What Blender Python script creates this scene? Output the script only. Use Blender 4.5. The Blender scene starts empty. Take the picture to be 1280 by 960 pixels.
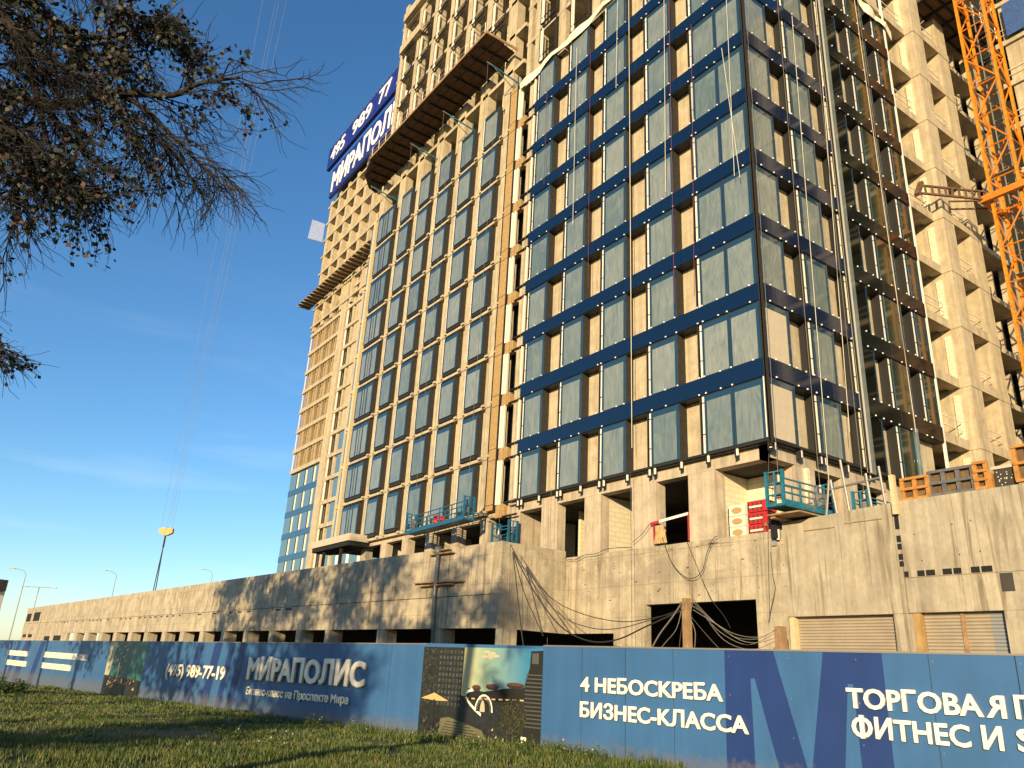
import bpy, math, random
from math import sin, cos, radians, pi, sqrt, atan2
from mathutils import Vector, Matrix, noise
random.seed(7)
S = bpy.context.scene
COL = S.collection
# ------------------------------------------------------------------ camera measured from the photograph
A_, B_, R_ = -0.9704, 0.3533, 0.0539
FW = Vector((sin(A_)*cos(B_), cos(A_)*cos(B_), sin(B_)))
r0 = Vector((cos(A_), -sin(A_), 0)); u0 = r0.cross(FW)
RT = cos(R_)*r0 + sin(R_)*u0; UP = -sin(R_)*r0 + cos(R_)*u0
CAM = Vector((19.28, -26.27, 1.65)); FPX = 974.7
def ray(x, y): return (x-640)/FPX*RT - (y-480)/FPX*UP + FW
def on(x, y, n, c):
    d = ray(x, y); n = Vector(n); return CAM + d*((c-CAM.dot(n))/d.dot(n))
def at(x, y, dist): return CAM + ray(x, y).normalized()*dist
cd = bpy.data.cameras.new('camera'); cam = bpy.data.objects.new('camera', cd); COL.objects.link(cam)
cam.matrix_world = Matrix(((RT.x, UP.x, -FW.x, CAM.x), (RT.y, UP.y, -FW.y, CAM.y), (RT.z, UP.z, -FW.z, CAM.z), (0, 0, 0, 1)))
cd.sensor_width = 36; cd.lens = 36*FPX/1280; cd.clip_end = 3000; cd.clip_start = .05
S.camera = cam
# ------------------------------------------------------------------ light
SUN = Vector((0.562, -0.803, 0.2035)).normalized()
sl = bpy.data.lights.new('sun', 'SUN'); so = bpy.data.objects.new('sun', sl); COL.objects.link(so)
so.rotation_euler = SUN.to_track_quat('Z', 'Y').to_euler(); so.location = (0, -20, 60)
sl.energy = 5.0; sl.angle = radians(.65); sl.color = (1, .75, .42)
W = bpy.data.worlds.new('World'); S.world = W; W.use_nodes = True
nt = W.node_tree; bg = nt.nodes['Background']
sk = nt.nodes.new('ShaderNodeTexSky'); sk.sky_type = 'NISHITA'; sk.sun_disc = False
sk.sun_elevation = math.asin(SUN.z); sk.sun_rotation = atan2(SUN.x, SUN.y)
sk.air_density = 1.0; sk.dust_density = .25; sk.ozone_density = 3.4; sk.altitude = 200
# thin high streaks of cloud low in the sky
tc = nt.nodes.new('ShaderNodeTexCoord'); mp = nt.nodes.new('ShaderNodeMapping'); mp.inputs['Scale'].default_value = (1.2, 1.2, 9)
nz = nt.nodes.new('ShaderNodeTexNoise'); nz.inputs['Scale'].default_value = 2.2; nz.inputs['Detail'].default_value = 6; nz.inputs['Roughness'].default_value = .55
cr = nt.nodes.new('ShaderNodeValToRGB'); cr.color_ramp.elements[0].position = .52; cr.color_ramp.elements[1].position = .85
cr.color_ramp.elements[1].color = (.28, .28, .28, 1)
sx_ = nt.nodes.new('ShaderNodeSeparateXYZ'); mr = nt.nodes.new('ShaderNodeMapRange')
mr.inputs[1].default_value = .45; mr.inputs[2].default_value = .12; mr.inputs[3].default_value = 0; mr.inputs[4].default_value = 1
ml = nt.nodes.new('ShaderNodeMath'); ml.operation = 'MULTIPLY'
mx = nt.nodes.new('ShaderNodeMix'); mx.data_type = 'RGBA'
L = nt.links.new
L(tc.outputs['Generated'], mp.inputs[0]); L(mp.outputs[0], nz.inputs['Vector']); L(nz.outputs[0], cr.inputs[0])
L(tc.outputs['Generated'], sx_.inputs[0]); L(sx_.outputs[2], mr.inputs[0]); L(cr.outputs[0], ml.inputs[0]); L(mr.outputs[0], ml.inputs[1])
L(ml.outputs[0], mx.inputs[0]); L(sk.outputs[0], mx.inputs[6]); mx.inputs[7].default_value = (5.2, 5.6, 6.2, 1)
hsv = nt.nodes.new('ShaderNodeHueSaturation'); hsv.inputs['Saturation'].default_value = 1.12; L(mx.outputs[2], hsv.inputs['Color']); L(hsv.outputs[0], bg.inputs[0]); bg.inputs[1].default_value = .13
S.view_settings.view_transform = 'Standard'; S.view_settings.look = 'None'; S.view_settings.gamma = 1
S.view_settings.exposure = .70; S.view_settings.use_curve_mapping = False
S.render.engine = 'CYCLES'
# ------------------------------------------------------------------ materials
M = {}
def mat(name, col, rough=.8, metal=0, spec=.5, var=.0, scale=1.0, streak=0, stain=None, bump=0, bscale=20, coat=0, trans=0, detail=5, seams=None, drips=0):
    m = bpy.data.materials.new(name); m.use_nodes = True; t = m.node_tree; b = t.nodes['Principled BSDF']
    b.inputs['Base Color'].default_value = (*col, 1); b.inputs['Roughness'].default_value = rough
    b.inputs['Metallic'].default_value = metal; b.inputs['Specular IOR Level'].default_value = spec
    if coat: b.inputs['Coat Weight'].default_value = coat; b.inputs['Coat Roughness'].default_value = .04
    if trans: b.inputs['Transmission Weight'].default_value = trans
    tcn = t.nodes.new('ShaderNodeTexCoord'); src = None
    def N(sc, vec=(1, 1, 1), det=detail, dist=0):
        q = t.nodes.new('ShaderNodeMapping'); q.inputs['Scale'].default_value = vec
        n = t.nodes.new('ShaderNodeTexNoise'); n.inputs['Scale'].default_value = sc; n.inputs['Detail'].default_value = det
        n.inputs['Distortion'].default_value = dist; n.inputs['Roughness'].default_value = .6
        t.links.new(tcn.outputs['Object'], q.inputs[0]); t.links.new(q.outputs[0], n.inputs['Vector']); return n.outputs[0]
    def mixin(fac, a, lo, hi):
        """multiply colour a by a factor that runs lo..hi over noise fac"""
        r = t.nodes.new('ShaderNodeMapRange'); r.inputs[1].default_value = .3; r.inputs[2].default_value = .7
        r.inputs[3].default_value = lo; r.inputs[4].default_value = hi; t.links.new(fac, r.inputs[0])
        x = t.nodes.new('ShaderNodeVectorMath'); x.operation = 'SCALE'
        if a is None: x.inputs[0].default_value = col
        else: t.links.new(a, x.inputs[0])
        t.links.new(r.outputs[0], x.inputs['Scale']); return x.outputs[0]
    if var: src = mixin(N(scale), None, 1-var, 1+var*.8)
    if var > .15: src = mixin(N(11, (1, 1, .5), 4), src, .90, 1.07)
    if streak: src = mixin(N(1.0, (3.2, 3.2, .12), 4, .4), src, 1-streak, 1+streak*.5)
    if stain:
        f = N(.55, (1, 1, 1.6), 6, .6); r = t.nodes.new('ShaderNodeValToRGB'); r.color_ramp.elements[0].position = .5; r.color_ramp.elements[1].position = .68
        t.links.new(f, r.inputs[0]); x = t.nodes.new('ShaderNodeMix'); x.data_type = 'RGBA'
        t.links.new(r.outputs[0], x.inputs[0]); x.inputs[7].default_value = (*stain, 1)
        if src: t.links.new(src, x.inputs[6])
        else: x.inputs[6].default_value = (*col, 1)
        src = x.outputs[2]
    if drips:
        f = N(1.0, (2.6, 2.6, .16), 5, 1.2); r = t.nodes.new('ShaderNodeValToRGB'); r.color_ramp.elements[0].position = .54; r.color_ramp.elements[1].position = .66
        f2 = N(.35, (1, 1, 1), 2); mm = t.nodes.new('ShaderNodeMath'); mm.operation = 'MULTIPLY'; t.links.new(f, r.inputs[0]); t.links.new(r.outputs[0], mm.inputs[0]); t.links.new(f2, mm.inputs[1])
        m3 = t.nodes.new('ShaderNodeMath'); m3.operation = 'MULTIPLY'; m3.inputs[1].default_value = drips*1.8; t.links.new(mm.outputs[0], m3.inputs[0])
        x = t.nodes.new('ShaderNodeMix'); x.data_type = 'RGBA'; x.clamp_factor = True; t.links.new(m3.outputs[0], x.inputs[0]); x.inputs[7].default_value = (col[0]*.42, col[1]*.38, col[2]*.33, 1)
        t.links.new(src, x.inputs[6]); src = x.outputs[2]
    if seams:
        sp = t.nodes.new('ShaderNodeSeparateXYZ'); ad = t.nodes.new('ShaderNodeMath'); cb = t.nodes.new('ShaderNodeCombineXYZ'); br = t.nodes.new('ShaderNodeTexBrick'); br.offset = 0
        br.inputs['Color1'].default_value = (1, 1, 1, 1); br.inputs['Color2'].default_value = (.90, .90, .90, 1); br.inputs['Mortar'].default_value = (.45, .42, .38, 1); br.inputs['Scale'].default_value = 1
        br.inputs['Mortar Size'].default_value = .007; br.inputs['Brick Width'].default_value = seams[0]; br.inputs['Row Height'].default_value = seams[1]
        t.links.new(tcn.outputs['Object'], sp.inputs[0]); t.links.new(sp.outputs[0], ad.inputs[0]); t.links.new(sp.outputs[1], ad.inputs[1]); t.links.new(ad.outputs[0], cb.inputs[0]); t.links.new(sp.outputs[2], cb.inputs[1]); t.links.new(cb.outputs[0], br.inputs['Vector'])
        x = t.nodes.new('ShaderNodeMix'); x.data_type = 'RGBA'; x.blend_type = 'MULTIPLY'; x.inputs[0].default_value = 1; t.links.new(src, x.inputs[6]); t.links.new(br.outputs[0], x.inputs[7]); src = x.outputs[2]
    if src: t.links.new(src, b.inputs['Base Color'])
    if bump:
        bn = t.nodes.new('ShaderNodeBump'); bn.inputs['Strength'].default_value = bump; bn.inputs['Distance'].default_value = .05
        t.links.new(N(bscale), bn.inputs['Height']); t.links.new(bn.outputs[0], b.inputs['Normal'])
    M[name] = m; return m
mat('concrete', (.46, .39, .29), .9, var=.2, scale=1.4, streak=.22, bump=.3, bscale=14, drips=.5)
mat('podium_concrete', (.43, .375, .27), .92, var=.26, scale=1.1, streak=.24, stain=(.28, .24, .18), bump=.6, bscale=9, seams=(1.22, 1.45), drips=.8)
mat('smooth_concrete', (.40, .355, .265), .9, var=.18, scale=1.2, streak=.2, bump=.2, bscale=12, seams=(2.1, 9), drips=.9)
mat('dark_and_unlit_concrete', (.045, .04, .034), .95, var=.3, scale=1)  # concrete darkened for unlit interiors, shade put in the colour; also dark parts
mat('facade_concrete', (.455, .385, .26), .9, var=.18, scale=1.6, streak=.22, bump=.3, bscale=12, drips=.35)
mat('dull_insulation', (.33, .24, .12), .9, var=.25, scale=3)
mat('aluminium_dark', (.022, .022, .022), .55, spec=.3)
mat('cheek_metal', (.035, .031, .025), .75, spec=.2, var=.25, scale=6)
mat('aluminium_light', (.62, .60, .52), .45, metal=.2)
mat('white_strip', (.75, .72, .62), .6)
mat('insulation', (.36, .235, .095), .9, var=.2, scale=4)
mat('film_beige', (.50, .43, .32), .5, var=.08, scale=3)
mat('clip', (.8, .8, .78), .5)
mat('black', (.008, .008, .008), .9)
mat('glass_bare', (.022, .034, .020), .07, spec=.6, coat=.4, var=.3, scale=.6)
mat('glass_black', (.004, .005, .004), .06, spec=.5)
mat('band_dark_reflection', (.005, .008, .008), .12, spec=.3)  # near-black copy of the band glass, its dark reflection put into the colour
mat('teal', (.012, .14, .21), .5, var=.35, scale=5, stain=(.22, .20, .17))
mat('cyan_blue', (.01, .10, .19), .45, var=.25, scale=8)
mat('crane_orange', (.55, .17, .01), .45, var=.2, scale=2, bump=.1)
mat('crane_yellow', (.55, .21, .008), .45, var=.35, scale=5)
mat('formwork_orange', (.42, .19, .04), .6, var=.3, scale=5)
mat('formwork_grey', (.12, .12, .12), .55, var=.3, scale=5)
mat('plywood', (.13, .085, .04), .8, var=.4, scale=6)
mat('platform_wood', (.12, .065, .035), .85, var=.4, scale=3)
mat('timber', (.32, .20, .10), .85, var=.3, scale=3, streak=.3)
mat('pale_timber', (.55, .45, .27), .8, var=.15, scale=5)
mat('steel', (.25, .24, .22), .5, metal=.4)
mat('hook_paint', (.60, .23, .01), .5, var=.2, scale=3)
mat('cable_black', (.02, .018, .015), .6)
mat('shutter_metal', (.34, .29, .22), .5, var=.12, scale=1.5)
mat('cable_grey', (.13, .12, .10), .6)
mat('rope_white', (.55, .52, .42), .8)
mat('rope_red', (.13, .02, .03), .8)
mat('red_plastic', (.45, .02, .02), .4)
mat('foam_white', (.72, .66, .52), .7)
mat('foam_tan', (.38, .25, .10), .8)
mat('barrier_white', (.75, .72, .65), .6)
mat('cloth', (.55, .42, .22), .9, var=.3, scale=5)
mat('sign_blue', (.008, .02, .20), .45)
mat('sign_white', (.82, .82, .80), .5)
mat('letter_cream', (.85, .80, .66), .4)
mat('letter_side', (.5, .46, .38), .5)
mat('net_blue', (.03, .08, .25), .8, var=.3, scale=8)
mat('net_green', (.010, .012, .008), .9, var=.3, scale=3)
mat('bark', (.020, .016, .013), .95, var=.3, scale=12, bump=.3)
mat('leaf_dark', (.016, .024, .010), .6, var=.4, scale=3)
mat('leaf_brown', (.045, .02, .014), .7, var=.4, scale=3)
mat('leaf_green', (.05, .085, .02), .65, var=.4, scale=2)
mat('lamp_grey', (.24, .25, .26), .5)
mat('glass_teal', (.10, .15, .16), .06, spec=.7, coat=.5)
mat('glass_edge', (.015, .045, .08), .05, spec=.7, coat=.5)
mat('poster_dark', (.02, .022, .022), .35, var=.4, scale=8)
def blockwork():
    m = mat('blockwork', (.66, .60, .44), .95); t = m.node_tree; b = t.nodes['Principled BSDF']
    tcn = t.nodes.new('ShaderNodeTexCoord'); sp = t.nodes.new('ShaderNodeSeparateXYZ'); ad = t.nodes.new('ShaderNodeMath'); cb = t.nodes.new('ShaderNodeCombineXYZ')
    br = t.nodes.new('ShaderNodeTexBrick'); br.inputs['Color1'].default_value = (.66, .60, .44, 1); br.inputs['Color2'].default_value = (.60, .55, .40, 1); br.inputs['Mortar'].default_value = (.42, .38, .27, 1)
    br.inputs['Scale'].default_value = 1; br.inputs['Mortar Size'].default_value = .012; br.inputs['Brick Width'].default_value = .6; br.inputs['Row Height'].default_value = .25
    t.links.new(tcn.outputs['Object'], sp.inputs[0]); t.links.new(sp.outputs[0], ad.inputs[0]); t.links.new(sp.outputs[1], ad.inputs[1])
    t.links.new(ad.outputs[0], cb.inputs[0]); t.links.new(sp.outputs[2], cb.inputs[1]); t.links.new(cb.outputs[0], br.inputs['Vector']); t.links.new(br.outputs[0], b.inputs['Base Color'])
blockwork()
def glass_film():
    """protective film on the inside of the pane: pale, wrinkled, behind a shiny face"""
    m = mat('glass_film', (.17, .21, .18), .3, spec=.5, coat=.7); t = m.node_tree; b = t.nodes['Principled BSDF']
    tcn = t.nodes.new('ShaderNodeTexCoord'); oi = t.nodes.new('ShaderNodeObjectInfo')
    ad = t.nodes.new('ShaderNodeVectorMath'); ad.operation = 'ADD'; ms = t.nodes.new('ShaderNodeVectorMath'); ms.operation = 'SCALE'; ms.inputs['Scale'].default_value = 40
    t.links.new(oi.outputs['Random'], ms.inputs[0]); t.links.new(tcn.outputs['Object'], ad.inputs[0]); t.links.new(ms.outputs[0], ad.inputs[1])
    def N(sc, vec, dist):
        q = t.nodes.new('ShaderNodeMapping'); q.inputs['Scale'].default_value = vec; n = t.nodes.new('ShaderNodeTexNoise')
        n.inputs['Scale'].default_value = sc; n.inputs['Distortion'].default_value = dist; n.inputs['Detail'].default_value = 3
        t.links.new(ad.outputs[0], q.inputs[0]); t.links.new(q.outputs[0], n.inputs['Vector']); return n.outputs[0]
    n1 = N(.9, (1.6, 1.6, .55), 2.2); n2 = N(.7, (1, 1, 1), 1.0)
    bn = t.nodes.new('ShaderNodeBump'); bn.inputs['Strength'].default_value = .6; bn.inputs['Distance'].default_value = .12
    t.links.new(n1, bn.inputs['Height']); t.links.new(bn.outputs[0], b.inputs['Normal'])
    r = t.nodes.new('ShaderNodeValToRGB'); e = r.color_ramp.elements
    e[0].position = .2; e[0].color = (.09, .135, .14, 1); e[1].position = .85; e[1].color = (.25, .275, .245, 1)
    mxn = t.nodes.new('ShaderNodeMath'); mxn.operation = 'ADD'; h = t.nodes.new('ShaderNodeMath'); h.operation = 'MULTIPLY'; h.inputs[1].default_value = .5
    t.links.new(n1, mxn.inputs[0]); t.links.new(n2, mxn.inputs[1]); t.links.new(mxn.outputs[0], h.inputs[0])
    # each pane has its own tone
    a2 = t.nodes.new('ShaderNodeMath'); a2.operation = 'MULTIPLY_ADD'; a2.inputs[1].default_value = .36; a2.inputs[2].default_value = -.18
    a3 = t.nodes.new('ShaderNodeMath'); a3.operation = 'ADD'; t.links.new(oi.outputs['Random'], a2.inputs[0]); t.links.new(a2.outputs[0], a3.inputs[0]); t.links.new(h.outputs[0], a3.inputs[1])
    t.links.new(a3.outputs[0], r.inputs[0]); t.links.new(r.outputs[0], b.inputs['Base Color'])
    # coat stays flat and mirrors
glass_film()
mat('spandrel_glass', (.003, .013, .042), .07, spec=.6)
M['spandrel_glass'].node_tree.nodes['Principled BSDF'].inputs['IOR'].default_value = 1.55
def hoarding(name, col):
    m = mat(name, col, .42, var=.10, scale=.9, streak=.10, bump=.12, bscale=1.2); t = m.node_tree; b = t.nodes['Principled BSDF']; src = b.inputs['Base Color'].links[0].from_socket
    # mud splashed along the foot, world height through the object's own coordinates
    tcn = t.nodes.new('ShaderNodeTexCoord'); sp = t.nodes.new('ShaderNodeSeparateXYZ'); nz_ = t.nodes.new('ShaderNodeTexNoise'); nz_.inputs['Scale'].default_value = 9; nz_.inputs['Detail'].default_value = 6
    ad = t.nodes.new('ShaderNodeMath'); ad.operation = 'MULTIPLY_ADD'; ad.inputs[1].default_value = -.75; r = t.nodes.new('ShaderNodeMapRange'); r.inputs[1].default_value = .02; r.inputs[2].default_value = -.28; r.inputs[4].default_value = .5
    t.links.new(tcn.outputs['Object'], sp.inputs[0]); t.links.new(tcn.outputs['Object'], nz_.inputs['Vector']); t.links.new(nz_.outputs[0], ad.inputs[0]); t.links.new(sp.outputs[2], ad.inputs[2]); t.links.new(ad.outputs[0], r.inputs[0])
    x = t.nodes.new('ShaderNodeMix'); x.data_type = 'RGBA'; t.links.new(r.outputs[0], x.inputs[0]); t.links.new(src, x.inputs[6]); x.inputs[7].default_value = (.14, .12, .09, 1); t.links.new(x.outputs[2], b.inputs['Base Color'])
hoarding('hoarding_blue', (.036, .115, .275)); hoarding('hoarding_navy', (.013, .038, .16))
mat('far_glass', (.10, .19, .27), .12, spec=.6)
mat('far_band', (.03, .09, .18), .15, spec=.6)
def plastic(name, col, a=.55):
    m = mat(name, col, .5, var=.1, scale=3); t = m.node_tree; b = t.nodes['Principled BSDF']; b.inputs['Alpha'].default_value = a; return m
plastic('net_mesh', (.55, .55, .55), .35)
plastic('sheet', (.80, .74, .56), 1)
def grassmat():
    m = mat('grass_soil', (.05, .06, .02), .95, bump=.6, bscale=6); t = m.node_tree; b = t.nodes['Principled BSDF']
    tcn = t.nodes.new('ShaderNodeTexCoord'); n = t.nodes.new('ShaderNodeTexNoise'); n.inputs['Scale'].default_value = .8; n.inputs['Detail'].default_value = 8
    r = t.nodes.new('ShaderNodeValToRGB'); e = r.color_ramp.elements; e[0].position = .38; e[0].color = (.035, .05, .012, 1); e[1].position = .7; e[1].color = (.13, .10, .05, 1)
    t.links.new(tcn.outputs['Object'], n.inputs['Vector']); t.links.new(n.outputs[0], r.inputs[0]); t.links.new(r.outputs[0], b.inputs['Base Color'])
grassmat()
def blademat(name, c0, c1):
    m = mat(name, c0, .55); t = m.node_tree; b = t.nodes['Principled BSDF']
    tcn = t.nodes.new('ShaderNodeTexCoord'); n = t.nodes.new('ShaderNodeTexNoise'); n.inputs['Scale'].default_value = 1.1; n.inputs['Detail'].default_value = 6
    r = t.nodes.new('ShaderNodeValToRGB'); e = r.color_ramp.elements; e[0].position = .35; e[0].color = (*c0, 1); e[1].position = .68; e[1].color = (*c1, 1)
    t.links.new(tcn.outputs['Object'], n.inputs['Vector']); t.links.new(n.outputs[0], r.inputs[0]); t.links.new(r.outputs[0], b.inputs['Base Color'])
blademat('blade', (.026, .062, .005), (.088, .112, .014))
blademat('blade_dry', (.12, .10, .035), (.20, .16, .07))
# ------------------------------------------------------------------ mesh helper
class MB:
    def __init__(s): s.v = []; s.f = []; s.m = []
    def face(s, pts, m=0):
        i = len(s.v); s.v += [tuple(p) for p in pts]; s.f.append(tuple(range(i, i+len(pts)))); s.m.append(m); return s
    def box(s, x0, x1, y0, y1, z0, z1, m=0):
        i = len(s.v)
        s.v += [(x, y, z) for z in (z0, z1) for y in (y0, y1) for x in (x0, x1)]
        for q in ((0, 2, 3, 1), (4, 5, 7, 6), (0, 1, 5, 4), (2, 6, 7, 3), (0, 4, 6, 2), (1, 3, 7, 5)): s.f.append(tuple(i+k for k in q)); s.m.append(m)
        return s
    def hexa(s, P, m=0):
        """P: 8 points, bottom four then top four, both counter-clockwise"""
        i = len(s.v); s.v += [tuple(p) for p in P]
        for q in ((3, 2, 1, 0), (4, 5, 6, 7), (0, 1, 5, 4), (1, 2, 6, 5), (2, 3, 7, 6), (3, 0, 4, 7)): s.f.append(tuple(i+k for k in q)); s.m.append(m)
        return s
    def bar(s, p, q, w, h=None, m=0, up=(0, 0, 1)):
        p = Vector(p); q = Vector(q); h = h or w; d = (q-p).normalized(); up = Vector(up)
        if abs(d.dot(up)) > .98: up = Vector((1, 0, 0))
        a = d.cross(up).normalized()*(w/2); b = a.cross(d).normalized()*(h/2)
        return s.hexa([p-a-b, p+a-b, p+a+b, p-a+b, q-a-b, q+a-b, q+a+b, q-a+b], m)
    def tube(s, pts, r, n=5, m=0, r1=None):
        pts = [Vector(p) for p in pts]; base = len(s.v); N = len(pts)
        ref = Vector((0.3, .9, .31)).normalized()
        for k, p in enumerate(pts):
            d = (pts[min(k+1, N-1)]-pts[max(k-1, 0)]).normalized(); a = d.cross(ref)
            if a.length < .1: a = d.cross(Vector((1, 0, 0)))
            a.normalize(); b = d.cross(a); rr = r if r1 is None else r+(r1-r)*k/max(1, N-1)
            for j in range(n):
                t = 2*pi*j/n; s.v.append(tuple(p+(a*cos(t)+b*sin(t))*rr))
        for k in range(N-1):
            for j in range(n):
                s.f.append((base+k*n+j, base+k*n+(j+1) % n, base+(k+1)*n+(j+1) % n, base+(k+1)*n+j)); s.m.append(m)
        s.f.append(tuple(base+j for j in range(n))[::-1]); s.m.append(m); s.f.append(tuple(base+(N-1)*n+j for j in range(n))); s.m.append(m)
        return s
    def prism(s, poly, O, U, V, W, t, m=0, ms=None):
        """poly (u,v) extruded by t along W"""
        O = Vector(O); U = Vector(U); V = Vector(V); W = Vector(W)
        a = [O+U*p[0]+V*p[1] for p in poly]; b = [p+W*t for p in a]; i = len(s.v); n = len(a); s.v += [tuple(p) for p in a+b]
        s.f.append(tuple(range(i, i+n))[::-1]); s.m.append(m); s.f.append(tuple(range(i+n, i+2*n))); s.m.append(m)
        for k in range(n): s.f.append((i+k, i+(k+1) % n, i+n+(k+1) % n, i+n+k)); s.m.append(m if ms is None else ms)
        return s
    def build(s, name, mats, parent=None, smooth=False, origin=None):
        me = bpy.data.meshes.new(name); o = bpy.data.objects.new(name, me); COL.objects.link(o)
        org = Vector(origin) if origin is not None else (parent['_w'] if False else WORG.get(parent, Vector((0, 0, 0))) if parent else Vector((0, 0, 0)))
        pw = WORG.get(parent, Vector((0, 0, 0))) if parent else Vector((0, 0, 0))
        me.from_pydata([(x-org.x, y-org.y, z-org.z) for x, y, z in s.v], [], s.f)
        for q in (mats if isinstance(mats, (list, tuple)) else [mats]): me.materials.append(M[q])
        me.polygons.foreach_set('material_index', s.m)
        if smooth: me.polygons.foreach_set('use_smooth', [True]*len(s.f))
        me.update(); o.location = org-pw
        if parent: o.parent = parent
        WORG[o] = org; return o
WORG = {}
def tag(o, label=None, cat=None, group=None, kind=None):
    if label: o['label'] = label
    if cat: o['category'] = cat
    if group: o['group'] = group
    if kind: o['kind'] = kind
    return o
def thing(name, loc, label, cat, group=None):
    o = bpy.data.objects.new(name, None); COL.objects.link(o); o.location = loc; WORG[o] = Vector(loc); o.empty_display_size = .3
    return tag(o, label, cat, group)
def put(proto, world, parent, rotz=0, label=None):
    """copy of a part and its sub-parts, placed at a world point under parent"""
    c = proto.copy(); COL.objects.link(c); c.parent = parent; c.location = Vector(world)-WORG[parent]; c.rotation_euler = (0, 0, rotz); WORG[c] = Vector(world)
    if label: c['label'] = label
    for ch in proto.children:
        d = ch.copy(); COL.objects.link(d); d.parent = c
    return c
def text_mesh(name, body, O, U, V, Wn, height, width=None, mats=('letter_cream',), parent=None, thick=.05, bold=.02, slant=0):
    """raised lettering: O lower-left corner, cap height and total width in metres"""
    barred = body[0] == 'Ф'; mirrored = body[-1] == 'Я'
    body = body[:-1] if mirrored else body
    body = body.translate(str.maketrans('АВЕКМНОРСТФЯ', 'ABEKMHOPCTOR'))
    c = bpy.data.curves.new(name, 'FONT'); c.body = body; c.size = 1; c.offset = 0; c.extrude = .5; c.bevel_depth = bold*.85; c.bevel_resolution = 0; c.resolution_u = 3; c.space_character = 1.0
    tmp = bpy.data.objects.new('tmp', c); COL.objects.link(tmp)
    dg = bpy.context.evaluated_depsgraph_get(); dg.update()
    me = bpy.data.meshes.new_from_object(tmp.evaluated_get(dg))
    def extent(s_):
        c.body = s_; dg.update(); q = bpy.data.meshes.new_from_object(tmp.evaluated_get(bpy.context.evaluated_depsgraph_get())); xs_ = [v.co.x for v in q.vertices]; bpy.data.meshes.remove(q); return min(xs_), max(xs_)
    if mirrored:
        edge = max(v.co.x for v in me.vertices)+.075
        c.body = 'R'; dg.update(); q = bpy.data.meshes.new_from_object(tmp.evaluated_get(bpy.context.evaluated_depsgraph_get()))
        b_ = max(v.co.x for v in q.vertices); nv = [tuple(v.co) for v in me.vertices]; nf = [tuple(p.vertices) for p in me.polygons]; k0_ = len(nv)
        nv += [(edge+b_-v.co.x, v.co.y, v.co.z) for v in q.vertices]; nf += [tuple(k0_+i for i in reversed(p.vertices)) for p in q.polygons]
        me = bpy.data.meshes.new(name); me.from_pydata(nv, [], nf); me.update()
    bar_x = sum(extent(body[0]))/2 if barred else None
    bpy.data.objects.remove(tmp)
    xs = [v.co.x for v in me.vertices]; x0, x1 = min(xs), max(xs)
    capl = .715
    sy = height/capl; sxx = (width/(x1-x0)) if width else sy
    O = Vector(O); U = Vector(U).normalized(); V = Vector(V).normalized(); Wn = Vector(Wn).normalized()
    for v in me.vertices:
        x, y, z = v.co; v.co = O+U*((x-x0)*sxx+slant*y*sy)+V*(y*sy)+Wn*((z+.5)*thick)
    me.update(); me.materials.clear()
    for q in mats: me.materials.append(M[q])
    if len(mats) > 1:
        for p in me.polygons: p.material_index = 0 if abs(p.normal.dot(Wn)) > .7 else 1
    else:
        for p in me.polygons: p.material_index = 0
    if barred:
        q = MB(); hw = .075
        def T(x, y, z): return O+U*((x-x0)*sxx)+V*(y*sy)+Wn*((z+.5)*thick)
        q.hexa([T(bar_x-hw, -.05, -.5), T(bar_x+hw, -.05, -.5), T(bar_x+hw, -.05, .56), T(bar_x-hw, -.05, .56), T(bar_x-hw, .78, -.5), T(bar_x+hw, .78, -.5), T(bar_x+hw, .78, .56), T(bar_x-hw, .78, .56)])
        qb = q.build(name, mats[0], parent)
    o = bpy.data.objects.new(name, me); COL.objects.link(o)
    if parent:
        off = WORG[parent]
        for v in me.vertices: v.co -= off
        o.parent = parent; WORG[o] = off
    else: WORG[o] = Vector((0, 0, 0))
    me.name = name; return o
# ================================================================== GROUND
F0 = Vector((3.6, -14.2)); F1 = Vector((-.34, -15.2)); F2 = Vector((-60, -26.0)); F3 = Vector((24, -11.4))
def gz(x, y):
    z = -.0087*max(0, 3.6-x)
    f = 1/(1+max(0, (y+11)/4)**2) if y > -11 else 1
    z += f*(.05*noise.noise(Vector((x*.35, y*.35, 0)))+.035*noise.noise(Vector((x*1.1, y*1.1, 3))))
    return max(z, -.9)
g = MB(); nx, ny = 150, 110
def gx(i): return -70+i*(100/nx)
def gyy(j): return -60+j*(52/ny)
vs = [(gx(i), gyy(j), gz(gx(i), gyy(j))) for j in range(ny+1) for i in range(nx+1)]
g.v = vs; g.f = [(j*(nx+1)+i, j*(nx+1)+i+1, (j+1)*(nx+1)+i+1, (j+1)*(nx+1)+i) for j in range(ny) for i in range(nx)]; g.m = [0]*len(g.f)
tag(g.build('grass_field', 'grass_soil', smooth=True), kind='structure')
g = MB(); g.face([(-2500, -2500, -.95), (2500, -2500, -.95), (2500, 2500, -.95), (-2500, 2500, -.95)])
mat('earth', (.16, .14, .10), .95, var=.3, scale=.5)
tag(g.build('ground', 'earth'), kind='structure')
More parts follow.
